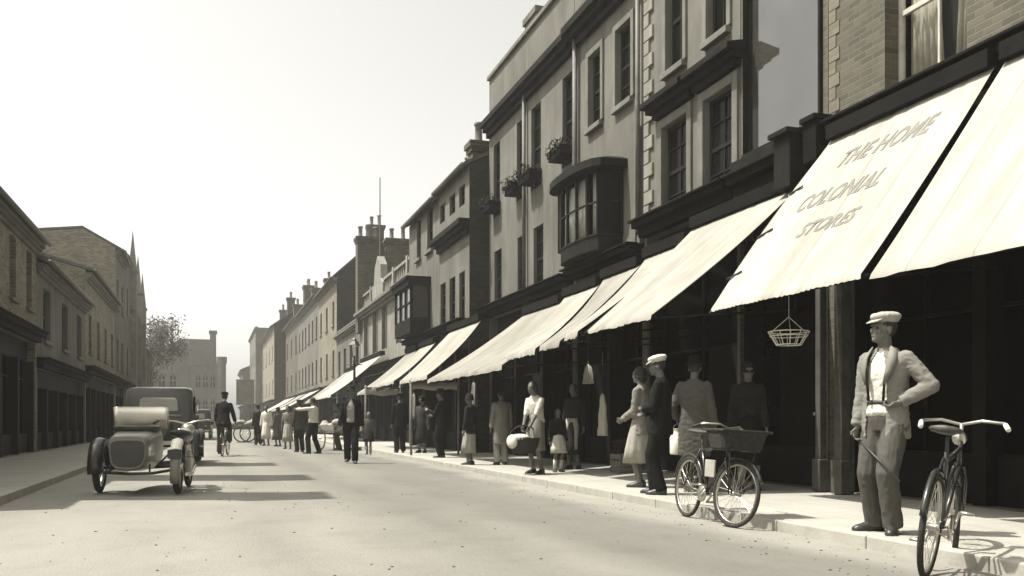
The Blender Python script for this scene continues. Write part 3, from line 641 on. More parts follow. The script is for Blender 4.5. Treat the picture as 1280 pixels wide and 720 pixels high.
# tall block whose end wall faces down the street
r, o = left_house('tall_block', 'tall plain block rising behind the low brown house on the left', 53.2, 58.5, 10.3, STUCCO, 2, 2, ridge=.9, ridge_d=1.6, sidem=BRICKMID)
r, o = left_house('louvred_hall', 'pale high hall with louvred end wall behind the pinnacles', 58.6, 62.5, 11.0, STUCCO2, 1, 2, roof='flat')
def pinnacle_mb(m, x, y, z0, z1, w):
    m.box(x-w,x+w,y-w,y+w,z0,z1-2.6); m.box(x-w-.07,x+w+.07,y-w-.07,y+w+.07,z1-2.75,z1-2.6)
    m.add([(x-w,y-w,z1-2.6),(x+w,y-w,z1-2.6),(x+w,y+w,z1-2.6),(x-w,y+w,z1-2.6),(x,y,z1)],[(0,1,4),(1,2,4),(2,3,4),(3,0,4)])
r, o = left_house('pinnacled_chapel', 'narrow chapel front carrying slender stone pinnacles', 62.6, 72, 8.2, STONE, 3, 1, roof='flat', h=2.6)
for yy, zt_ in ((63.0,13.2),(67.3,12.4),(71.6,11.8)):
    m = MB(); pinnacle_mb(m, XL+.12, yy, .12, zt_, .24); m.build('pinnacle', STONE, r, o)
r, o = left_house('plain_house', 'low house standing between the chapel and the tree', 72.2, 84, 6.4, STUCCO2, 4, 1)

# gothic stone gatehouse at the end of the street
GY = 140
t = thing('gatehouse', 'grey stone gatehouse with gable, chimney and battlemented tower closing the street', 'building', (-3.3,GY,0))
m = MB(); m.box(-6.2,.3,0,11.8,0,9.38); m.box(.32,3.8,6.3,11.8,0,9.38); m.build('wall', GATESTONE, t)
m = MB(); m.prism([(-6.4,9.4),(3.9,9.4),(3.5,13.0),(3.1,13.4),(-1.2,13.4)], 6.2, 12); m.build('roof', SLATE, t)
m = MB(); m.prism([(-5.4,9.4),(-1.6,9.4),(-3.5,12.6)], -.15, .3); m.build('gable', GATESTONE, t)
m = MB(); m.box(.35,4.5,-1.2,6,0,9.0); m.box(.2,4.65,-1.35,6.1,9.0,9.3)
for i in range(6): m.box(.2+i*.78,.2+i*.78+.5,-1.35,-1.0,9.3,9.9)
for i in range(8): m.box(4.35,4.65,-1.0+i*.9,-.5+i*.9,9.3,9.9)
m.build('tower', GATESTONE, t)
m = MB(); m.lathe([(.62,0),(.62,9.2),(.75,9.5),(.75,10.3),(.5,10.3)],(4.6,-1.2,0),8); m.build('turret', GATESTONE, t)
m = MB(); m.box(3.0,3.9,6.6,7.4,9.4,14.3); m.box(2.85,4.05,6.45,7.55,14.3,14.8); m.build('chimney', GATESTONE, t)
for (xa,za,w_,h_) in ((-5,6,.8,1.9),(-3.5,6,.8,1.9),(-2,6,.8,1.9),(-3.5,10,.7,1.3),(1.4,5.9,.6,1.9),(2.4,5.9,.6,1.9),(3.4,5.9,.6,1.9),(1.4,2.4,.6,1.9),(2.4,2.4,.6,1.9),(3.4,2.4,.6,1.9)):
    yf = -1.2 if xa > 0 else (0 if za < 9 else -.15)
    m = MB(); m.prism([(xa-w_/2,za),(xa+w_/2,za),(xa+w_/2,za+h_*.7),(xa,za+h_),(xa-w_/2,za+h_*.7)], yf-.03, yf+.05); f = m.build('window', GLASS, t)
    m = MB(); m.box(xa-.04,xa+.04,yf-.07,yf-.032,za,za+h_*.9); m.box(xa-w_/2,xa+w_/2,yf-.06,yf-.034,za+h_*.45,za+h_*.5); m.build('mullion', STONE, f)
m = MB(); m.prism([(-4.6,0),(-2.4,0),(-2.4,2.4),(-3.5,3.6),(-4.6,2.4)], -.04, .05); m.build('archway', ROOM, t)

# tree
def tree(loc, label, H, rad, n, seed):
    rnd = random.Random(seed); t = thing('broadleaf_tree', label, 'tree', loc, 0, 'trees on the left side')
    m = MB(); m.tube([(0,0,0),(.05,.05,H*.3),(-.05,.1,H*.55),(.1,0,H*.8)],[.32,.24,.16,.05],9)
    tips = []
    for i in range(16):
        a = rnd.uniform(0,6.28); z0 = H*rnd.uniform(.28,.6); L = rad*rnd.uniform(.55,.98); e = Vector((math.cos(a)*L, math.sin(a)*L, min(H*.97, z0+rnd.uniform(.15,.42)*H)))
        mid = Vector((0,0,z0)).lerp(e,.5)+Vector((0,0,.25)); m.tube([(0,.05,z0),mid,e],[.11,.07,.02],6); tips += [e, mid.lerp(e,.5)]
        for q in range(2):
            e2 = e+Vector((rnd.uniform(-1,1),rnd.uniform(-1,1),rnd.uniform(-.2,1)))*rad*.3; m.tube([mid.lerp(e,.6),e2],[.04,.015],5); tips.append(e2)
    m.build('trunk', BARK, t, smooth=True)
    c = MB()
    for i in range(n):
        p = rnd.choice(tips)+Vector((rnd.gauss(0,.42),rnd.gauss(0,.42),rnd.gauss(0,.38)))*(rad/2.6); u = Vector((rnd.gauss(0,1),rnd.gauss(0,1),rnd.gauss(0,1))).normalized(); v = u.orthogonal().normalized(); r = rnd.uniform(.08,.17)
        c.add([p-u*r,p+v*r*.55,p+u*r,p-v*r*.55],[(0,1,2,3)])
    raw_build(c,'crown',LEAFM,t,(0,0,0))
    return t
tree((-6.7,92,0), 'loose spreading tree standing out above the low house on the left', 10.8, 3.3, 16000, 4)


# ---------------------------------------------------------------- awnings over the pavement
def awning(name, label, y0, y1, Xt, zt, Xb, zb, m=CANVAS, sag=.05, valance=.14, yb=None, arms=True, seed=0, end=None, nu=28, nv=16):
    """canvas from a roller box on the shop front to a bar over the pavement; yb = (near, far) of the bar"""
    yb = yb or (y0,y1); t = thing(name, label, 'awning', (Xt,(y0+y1)/2,0), 0, 'awnings along the shop row'); off = t.location.copy(); rnd = random.Random(seed); O = Vector((seed*3.1,seed*1.7,0))
    def S(u, v, lift=0):
        y = (y0+(y1-y0)*u)*(1-v)+(yb[0]+(yb[1]-yb[0])*u)*v; x = Xt+(Xb-Xt)*v; z = zt+(zb-zt)*v
        s = sag*4*v*(1-v)*(.7+.3*math.sin(u*3.1+seed)); w = noise.noise(Vector((u*6,v*1.5,0))+O)*.022*v+noise.noise(Vector((u*20,v*.8,3))+O)*.009
        nrm = Vector((zb-zt,0,Xt-Xb)).normalized(); nrm = nrm if nrm.z > 0 else -nrm
        return Vector((x,y,z))+nrm*(-s+w+lift)
    def sheet(lift):
        M_ = MB(); M_.v = [tuple(S(i/nu,j/nv,lift)) for j in range(nv+1) for i in range(nu+1)]
        M_.f = [(j*(nu+1)+i,j*(nu+1)+i+1,(j+1)*(nu+1)+i+1,(j+1)*(nu+1)+i) for j in range(nv) for i in range(nu)]; return M_
    c = sheet(0)
    e = [S(i/nu,1) for i in range(nu+1)]; b = len(c.v)
    c.v += [tuple(p+Vector((-.012+.012*math.sin(i*2.3+seed),0,-valance*(1 if valance < .05 else (.9+.1*math.sin(i*1.9)))))) for i, p in enumerate(e)]
    j0 = nv*(nu+1); c.f += [(j0+i,j0+i+1,b+i+1,b+i) for i in range(nu)]
    co = c.build('canvas', m, t, off, True)
    ln = sheet(-.012).build('shade_sheet', UNDERSHADE, t, off, True)  # dark sheet below the canvas that paints the shade underneath
    fb = MB().tube([S(0,1,-.03)+Vector((.03,-.04,0)),S(1,1,-.03)+Vector((.03,.04,0))],.022,8); fb.build('front_bar', ARMM, t, off, True)
    bx = MB(); bx.box(Xt-.10,Xt+.12,y0,y1,zt-.02,zt+.16); bx.build('roller_box', FASCIA, t, off, bevel=.01)
    if arms:
        for u in (.012,):
            p = S(u,1,-.04)+Vector((.04,0,0)); q = Vector((Xt+.05,p.y,zb+.15)); MB().tube([p,q],.014,6).build('arm', ARMM, t, off, True)
    t['S'] = 0
    return t, off, S
XT = XR-.30
# big lettered awning of the nearest shop
aL = fy(1040,XT); z_top = NEAR_F[0]+.06; XB1 = 5.72; zb1 = fz(890,385,XB1)
aG = fy(1080,XB1)+.04
t, off, S1 = awning('shop_awning', 'big sunlit white awning with faded shop lettering above the man in the flat cap', aG, aL, XT, z_top, XB1, zb1, CANVAS, .03, .05, yb=(aG,fy(889,XB1)), seed=1, nu=96, nv=48)
# pale rolled side rope along its far edge
m = MB(); P = [S1(1.0,j/12,.0)+Vector((0,.06+.16*math.sin(math.pi*j/12)**1.0,-.05)) for j in range(13)]
vs = []
for j in range(13):
    a = S1(1.0,j/12,-.01)+Vector((0,.012,0)); vs += [a, P[j]]
m.add(vs,[(2*j,2*j+2,2*j+3,2*j+1) for j in range(12)]); c = m.build('side_flap', CANVASG, t, off, True); q = c.modifiers.new('s','SOLIDIFY'); q.thickness = .01
m = MB()
for v in (.3,.55,.8): p = S1(1,v,.01); m.tube([p+Vector((0,-.12,.01)),p+Vector((0,.2,-.04))],.013,6)
m.build('tie_cord', IRON, t, off, True)
L_ = aL-aG
def lettering(txt, v, start, size, width):
    cu = bpy.data.curves.new('t','FONT'); cu.body = txt; cu.size = 1; cu.shear = .35; cu.offset = .03; cu.resolution_u = 3; cu.space_character = 1.05
    o = bpy.data.objects.new('t',cu); C.objects.link(o); dg = bpy.context.evaluated_depsgraph_get(); me = bpy.data.meshes.new_from_object(o.evaluated_get(dg)); bpy.data.objects.remove(o)
    bm = bmesh.new(); bm.from_mesh(me); bmesh.ops.triangulate(bm, faces=bm.faces[:])
    for _ in range(1): bmesh.ops.subdivide_edges(bm, edges=[e for e in bm.edges if e.calc_length() > .15], cuts=2)
    xs = [q.co.x for q in bm.verts]; x0, x1 = min(xs), max(xs); slope = (Vector((XB1,0,zb1))-Vector((XT,0,z_top))).length
    for q in bm.verts:
        d = start+(q.co.x-x0)/(x1-x0)*width; vv = v-q.co.y*size/slope
        q.co = S1(1-d/L_, vv, .0045)-off
    bm.to_mesh(me); bm.free(); me.materials.clear(); me.materials.append(LETTER); me.name = 'lettering'
    ob = bpy.data.objects.new('lettering', me); C.objects.link(ob); ob.parent = t
lettering('THE HOME', .245, .62, .34, 1.45)
lettering('COLONIAL', .475, .36, .34, 1.36)
lettering('STORES', .66, .78, .28, .95)
t, off, S0 = awning('shop_awning', 'nearest white awning beyond the dark gap at the right picture edge', 1.6, aG-.13, XT, z_top, XB1, zb1-.02, CANVAS, .03, .05, seed=2)
# awning of the show window shop
XB2 = 5.15
y0 = fy(1000,XT); y1 = fy(868,XT); zt2 = fz(1000,232,XT); t, off, S = awning('shop_awning', 'broad white awning with a steep dark underside beside the lettered one', y0, y1, XT, zt2, XB2, fz(795,398,XB2), CANVASB, .06, .06, seed=3, yb=(y0,fy(728,XB2)))
# three blinds of the stucco houses
XB3 = 4.98
ya = y1+.05; yz = fy(655,XT)
cuts = [ya, ya+(yz-ya)*.21, ya+(yz-ya)*.43, ya+(yz-ya)*.68, yz]
zt3 = fz(800,325,XT)
ybs = [fy(727,XB3)+.02, fy(703,XB3), fy(672,XB3), fy(630,XB3), fy(533,XB3)]
labs = ['narrow white awning directly below the arched panel, nearest of the joined four','white awning just left of the one below the arched panel','second narrow white awning of the joined four, below the bow window','long drooping white awning whose far corner hangs lowest of the joined four']
for i in range(4):
    zb = [fz(715,416,XB3), fz(688,429,XB3), fz(650,440,XB3), fz(575,467,XB3)][i]
    awning('shop_awning', labs[i], cuts[i]+.11, cuts[i+1]-.11, XT, zt3-.09*i, XB3, zb, [CANVASB,CANVAS2,CANVASB,CANVAS2][i], .10, .10, seed=4+i, yb=(ybs[i]+.11,ybs[i+1]-.11))
# awnings of the projecting pair
XT4 = XD-.30; XB4 = 5.0
for i,(xa,xb,yt,xbr,xbl,yb_,lab,cm) in enumerate(((602,563,404,534,500,473,'sunlit white awning just past the dark side wall, its underside in deep shade',CANVASB),(545,526,428,492,474,478,'narrow white awning below the boxed bay window',CANVASB),(523,509,436,470,447,489,'white awning ending at the near side of the pedimented building',CANVAS2))):
    awning('shop_awning', lab, fy(xa,XT4), fy(xb,XT4), XT4, fz((xa+xb)/2,yt+3,XT4), XB4, fz((xbr+xbl)/2,yb_,XB4), cm, .08, .10, seed=8+i, yb=(fy(xbr,XB4),fy(xbl,XB4)))
far = [(478,452,448,438,405,492,XR,'white awning of the pedimented building with a dark stripe at its near edge',CANVAS),(450,432,462,403,386,500,XR,'white awning below the low two storey house',CANVAS2)]
for i,(xa,xb,yt,xbr,xbl,yb_,X_,lab,cm) in enumerate(far):
    awning('shop_awning', lab, fy(xa,X_-.3), fy(xb,X_-.3), X_-.3, max(2.9,fz((xa+xb)/2,yt,X_-.3)), 5.0, max(1.9,fz((xbr+xbl)/2,yb_,5.0)), cm, .08, .1, seed=20+i)
for i,(ya,yb_,lab,cm) in enumerate(((66,74,'grey white awning below the pale terrace, nearer of its pair',CANVAS),(75,83,'grey white awning below the pale terrace, farther of its pair',CANVAS2),(86,99,'last small white awning visible down the street',CANVAS))):
    awning('shop_awning', lab, ya, yb_, XR-.3, 3.3, 4.9, 1.95, cm, .08, .1, seed=30+i)
# canvas end strips and posts beneath the awnings
def end_strip(label, y, xa, xb, z, h):
    t = thing('canvas_strip', label, 'awning strip', ((xa+xb)/2,y,0), 0, 'canvas strips across the pavement'); m = MB(); n = 14; w = xb-xa
    rows_ = [[(-w/2+w*i/n,.03*math.sin(i*1.3+k),z+h*(1-k/2)+.02*math.sin(i*.7)) for i in range(n+1)] for k in range(3)]
    m.v = [p for r_ in rows_ for p in r_]; m.f = [(k*(n+1)+i,k*(n+1)+i+1,(k+1)*(n+1)+i+1,(k+1)*(n+1)+i) for k in range(2) for i in range(n)]
    c = m.build('canvas', CANVASG, t, None, True); q = c.modifiers.new('s','SOLIDIFY'); q.thickness = .012
    MB().tube([(-w/2-.05,0,z+h+.02),(w/2+.05,0,z+h+.02)],.02,6).build('pole', IRON, t, None, True)
    m = MB(); m.tube([(-w/2,0,KERB),(-w/2,0,z+h+.1)],.032,8); m.build('post', WOOD, t, None, True); m = MB(); m.tube([(w/2,0,KERB),(w/2,0,z+h+.1)],.032,8); m.build('post', WOOD, t, None, True)
ye = 24.0; xs = lambda px, Y: (lambda ph: Y*math.tan(ph))(math.atan((px-640)/F)+TH)
end_strip('grey canvas strip stretched between two posts, larger and nearer one', ye, xs(514,ye), xs(573,ye), fz(540,490,6.0), .2)
ye = 29.5
end_strip('grey canvas strip on two posts farther down the pavement', ye, xs(457,ye), xs(500,ye), 1.85, .22)
# ---------------------------------------------------------------- wheels, bicycles, vehicles
def torus(m, c, axis, Rr, r, n=40, k=8, a0=0, a1=2*math.pi):
    c = Vector(c); ax = Vector(axis).normalized(); u = ax.orthogonal().normalized(); 
    if abs(ax.z) < .9: u = Vector((0,0,1))-ax*ax.z; u.normalize()
    w = ax.cross(u); closed = abs(a1-a0-2*math.pi) < 1e-6; N_ = n if closed else n+1
    pts = [c+(u*math.cos(a0+(a1-a0)*i/n)+w*math.sin(a0+(a1-a0)*i/n))*Rr for i in range(N_)]
    rings = []
    for i, p in enumerate(pts):
        rad = (p-c).normalized(); rings.append([p+(rad*math.cos(2*math.pi*j/k)+ax*math.sin(2*math.pi*j/k))*r for j in range(k)])
    return m.loft(rings, cap=not closed, closed=closed)
def cycle_wheel(parent, c, Rr, ax=(1,0,0), r=.02, spokes=28, tyre=RUBBER, rimm=None, name='wheel', hub=.02, hw=.05):
    ax = Vector(ax).normalized(); c = Vector(c); m = MB(); m.tube([c-ax*hw,c-ax*hw*.6,c+ax*hw*.6,c+ax*hw],[hub*1.4,hub,hub,hub*1.4],10); w = m.build(name, STEEL, parent, None, True)
    torus(m2 := MB(), c, ax, Rr-r, r, 44, 8).build('tyre', tyre, w, None, True)
    m = MB(); torus(m, c, ax, Rr-2.3*r, r*.6, 44, 6); m.build('rim', rimm or STEEL, w, None, True)
    m = MB(); u = Vector((0,0,1))-ax*ax.z; u.normalize(); v = ax.cross(u)
    for i in range(spokes):
        a = 2*math.pi*i/spokes; b = a+.5*(1 if i%4 < 2 else -1); s = 1 if i%2 else -1
        m.tube([c+ax*hw*.7*s+(u*math.cos(a)+v*math.sin(a))*hub, c+(u*math.cos(b)+v*math.sin(b))*(Rr-2.2*r)], .0018 if Rr < .5 else .006, 4)
    m.build('spokes', STEEL, w)
    return w
def bicycle(label, loc, rz, lean=0, steer=0, basket=False, group=None, sc=1.0, carrier=False):
    t = thing('bicycle', label, 'bicycle', loc, rz, group); t.rotation_euler = (0,lean,rz); t.scale = (sc,)*3
    Rr = .335; ra = Vector((0,-.50,Rr)); bb = Vector((0,-.05,.29)); st = Vector((0,-.22,.80)); ht = Vector((0,.33,.86)); hb = Vector((0,.38,.68)); fa = Vector((0,.56,Rr))
    m = MB(); 
    for a,b in ((bb,st),(st+Vector((0,.01,-.06)),ht+Vector((0,0,-.05))),(bb,hb),(ht,hb)): m.tube([a,b],.016,8)
    for s in (-1,1): m.tube([bb+Vector((s*.03,0,0)),ra+Vector((s*.06,0,0))],.010,6); m.tube([st+Vector((s*.015,0,-.04)),ra+Vector((s*.06,0,0))],.009,6)
    m.build('frame', BLACKP, t, None, True)
    cycle_wheel(t, ra, Rr)
    Sx = Matrix.Rotation(steer,3,(ht-hb).normalized()); piv = hb
    def q(p): return piv+Sx@(Vector(p)-piv)
    fax = Sx@Vector((1,0,0)); cycle_wheel(t, q(fa), Rr, fax)
    m = MB()
    for s in (-1,1): m.tube([q(hb+Vector((s*.03,.0,.0))),q(hb+Vector((s*.055,.07,-.12))),q(fa+Vector((s*.055,0,0)))],[.014,.012,.009],6)
    m.build('fork', BLACKP, t, None, True)
    for c, ax, a0, a1 in ((ra,Vector((1,0,0)),-1.25,1.3),(q(fa),fax,-1.2,.9)):
        m = MB(); torus(m, c, ax, Rr+.018, .022, 22, 6, a0, a1); m.build('mudguard', BLACKP, t, None, True)
    m = MB(); top = ht+Vector((0,-.02,.12)); m.tube([q(ht),q(top)],.013,8)
    m.tube([q(top+Vector((s*x,y,z))) for s,x,y,z in ((-1,.27,-.20,-.02),(-1,.26,-.06,.02),(-1,.13,.04,.03),(1,0,.03,0),(1,.13,.04,.03),(1,.26,-.06,.02),(1,.27,-.20,-.02))],.011,8)
    hbar = m.build('handlebar', STEEL, t, None, True)
    for s in (-1,1): MB().tube([q(top+Vector((s*.27,-.20,-.02))),q(top+Vector((s*.263,-.09,.01)))],.017,8).build('grip', WHITEP if carrier else RUBBER, hbar, None, True)
    m = MB(); m.tube([st+Vector((0,.01,-.03)),st+Vector((0,-.03,.10))],.012,8); m.loft([[st+Vector((w*math.cos(a)*1.0,y,.135+zz+.025*math.sin(a))) for a in [2*math.pi*k/12 for k in range(12)]] for y,w,zz in ((-.20,.04,.02),(-.17,.10,.018),(-.10,.105,.008),(-.02,.055,.0),(.07,.028,0),(.10,.012,0))])
    m.build('saddle', LEATHER, t, None, True)
    m = MB(); cr = .17
    m.lathe([(.0,-.006),(.085,-.006),(.085,.006),(0,.006)],bb+Vector((.05,0,0)),24,Matrix.Rotation(R(90),3,'Y'))
    for s, a in ((1,.6),(-1,.6+math.pi)):
        e = bb+Vector((s*.075,math.cos(a)*cr,math.sin(a)*cr)); m.tube([bb+Vector((s*.075,0,0)),e],.010,6); m.obox(e+Vector((s*.05,0,0)),(.085,.06,.02))
    m.tube([bb+Vector((.05,0,.085)),ra+Vector((.05,0,.035))],.006,4); m.tube([bb+Vector((.05,0,-.085)),ra+Vector((.05,0,-.035))],.006,4)
    m.build('crank', STEEL, t, None, True)
    m = MB().lathe([(.02,-.05),(.045,-.03),(.05,.03),(.04,.05)],q(ht+Vector((0,.10,.02))),12,Matrix.Rotation(R(90),3,'X')); m.build('headlamp', STEEL, t, None, True)
    if basket:
        b = MB(); c0 = Vector((0,.53,.68)); 
        rings = []
        for z,wx,wy in ((.08,.20,.16),(.10,.22,.18),(.24,.25,.22),(.26,.26,.23)):
            rings.append([c0+Vector((wx*max(-1,min(1,1.25*math.cos(a))),wy*max(-1,min(1,1.25*math.sin(a))),z)) for a in [2*math.pi*k/24 for k in range(24)]])
        b.loft(rings)
        bo = b.build('basket', WICKER, t, None, False)
        m = MB(); m.obox(c0+Vector((0,0,.275)),(.54,.47,.025)); m.build('basket_lid', WICKER, bo, None, bevel=.008)
        m = MB(); 
        for s in (-1,1): m.tube([c0+Vector((s*.14,.15,.09)),fa+Vector((s*.08,.03,0))],.009,6); m.tube([c0+Vector((s*.14,-.15,.085)),c0+Vector((s*.14,.22,.085))],.009,6)
        m.build('carrier', IRON, t, None, True)
        m = MB(); m.obox((0,.0,.56),(.02,.22,.18)); m.build('sign_plate', CL_PALE, t, None, bevel=.005)
    return t
p = gp(868,655,.02)
bicycle("dark delivery bicycle with a flat lidded carrier basket standing by the kerb", (4.68,8.10,.004), R(176), R(-4), R(14), True, sc=.95)
bicycle('bicycle half out of the picture beside the man in the flat cap', (4.70,5.05,.004), R(-52), R(6), R(12), False, sc=1.0, carrier=True)

def saloon(label, loc, rz, paint, sc=1.0):
    t = thing('parked_car', label, 'car', loc, rz); t.scale = (sc,)*3
    def ring(y, w, z0, z1, r=.12, tw=0.0):
        P = []
        for cx, cz, a0 in ((w-r-tw,z1-r,0),(-(w-r-tw),z1-r,90),(-(w-.05),z0+.05,180),((w-.05),z0+.05,270)):
            rr = r if a0 < 180 else .05
            for k in range(5): a = R(a0+90*k/4); P.append((cx+rr*math.cos(a), y, cz+rr*math.sin(a)))
        return P
    b = MB(); b.loft([ring(-1.60,.60,.46,1.05,.14),ring(-1.56,.65,.42,1.45,.14,.01),ring(-1.46,.68,.40,1.64,.12,.02),ring(-1.0,.68,.40,1.68,.13,.05),ring(0,.68,.40,1.70,.12,.05),ring(.38,.66,.40,1.66,.12,.05)])
    b.loft([ring(.40,.60,.42,1.12,.14),ring(.9,.50,.42,1.08,.14),ring(1.55,.36,.42,1.02,.12),ring(1.62,.33,.46,.98,.1)])
    body = b.build('body', paint, t, None, True); q = body.modifiers.new('e','EDGE_SPLIT'); q.split_angle = R(40)
    m = MB(); W_ = .36; pts = [(-W_,1.16),(W_,1.16),(W_+.02,1.20),(W_,1.40),(W_-.06,1.44),(-W_+.06,1.44),(-W_,1.40),(-W_-.02,1.20)]
    yb = lambda z: -1.592+(z-1.05)*.05 if z < 1.42 else -1.573+(z-1.42)*.5
    m.add([(x,yb(z)-.03,z) for x,z in pts]+[(x,yb(z)+.05,z) for x,z in pts],[tuple(range(8)),tuple(range(15,7,-1))]+[(i,(i+1)%8,8+(i+1)%8,8+i) for i in range(8)])
    w = m.build('rear_window', mat('dusty_glass',.34,.25,.1,3,0,30,.5), t, None)
    for s in (-1,1):
        m = MB(); m.box(s*.66,s*.69,-.95,-.35,1.12,1.48); m.box(s*.66,s*.69,-.28,.25,1.12,1.48); m.build('side_window', GLASS, t)
        m = MB(); m.box(s*.68,s*.70,-.30,.33,.5,1.08); d = m.build('door', paint, t, None, bevel=.01); m = MB(); m.tube([(s*.715,-.2,.98),(s*.715,-.08,.98)],.012,6); m.build('handle', STEEL, d)
        for yw in (-1.12,1.18):
            m = MB(); m.lathe([(0,-.05),(.22,-.05),(.24,-.03),(.24,.03),(.22,.05),(0,.05)],(s*.66,yw,.34),20,Matrix.Rotation(R(90),3,'Y')); wh = m.build('wheel', paint, t, None)
            m = MB(); torus(m,(s*.66,yw,.34),(1,0,0),.28,.062,28,8); m.build('tyre', RUBBER, wh, None, True)
            m = MB(); rings = []
            for k in range(13):
                a = R(-60+k*15)*1.0; yy = yw+.41*math.sin(a)*(-1); zz = .34+.41*math.cos(a); rings.append([(s*.56,yy,zz),(s*.70,yy,zz+.02),(s*.79,yy,zz-.015),(s*.79,yy,zz-.04),(s*.70,yy,zz-.01),(s*.56,yy,zz-.03)])
            m.loft(rings); m.build('mudguard', BLACKP if paint != BLACKP else GREYP, t, None, True)
        m = MB(); m.box(s*.62,s*.80,-.72,.80,.36,.40); m.build('running_board', BLACKP, t, None, bevel=.01)
        m = MB(); m.lathe([(.03,-.10),(.10,-.02),(.11,.06),(.09,.07)],(s*.46,1.58,.92),14,Matrix.Rotation(R(-90),3,'X')); m.build('headlight', STEEL, t, None, True)
    m = MB(); m.box(-.62,.62,-1.78,-1.74,.46,.54); m.box(-.5,-.44,-1.75,-1.5,.44,.5); m.box(.44,.5,-1.75,-1.5,.44,.5); m.build('bumper', STEEL, t, None, bevel=.01)
    m = MB(); m.box(-.24,.24,-1.64,-1.615,.80,.92); m.build('number_plate', BLACKP, t, None, bevel=.005)
    m = MB(); m.lathe([(.03,0),(.05,.02),(.05,.06),(.02,.07)],(.42,-1.66,.75),12,Matrix.Rotation(R(90),3,'X')); m.build('tail_lamp', STEEL, t, None, True)
    m = MB(); m.tube([(-.45,-1.61,1.07),(.45,-1.61,1.07)],.018,6); m.build('luggage_bar', STEEL, t, None, True)
    m = MB(); torus(m,(0,-1.70,.80),(0,1,0),.24,.055,28,8); sp = m.build('spare_wheel', RUBBER, t, None, True); m = MB(); m.lathe([(0,-.02),(.2,-.02),(.2,.02),(0,.02)],(0,-1.70,.80),20,Matrix.Rotation(R(90),3,'X')); m.build('rim', paint, sp)
    return t
saloon('dark boxy saloon car with a pale rear window parked ahead of the motorcycle', (-1.06,23.4,.004), R(-2), mat('car_paint',.05,.25,.2,3,0,30,.5), 1.06)
saloon('small dark car parked far down the left side of the road', (-.75,55,.004), R(0), BLACKP, 1.0)

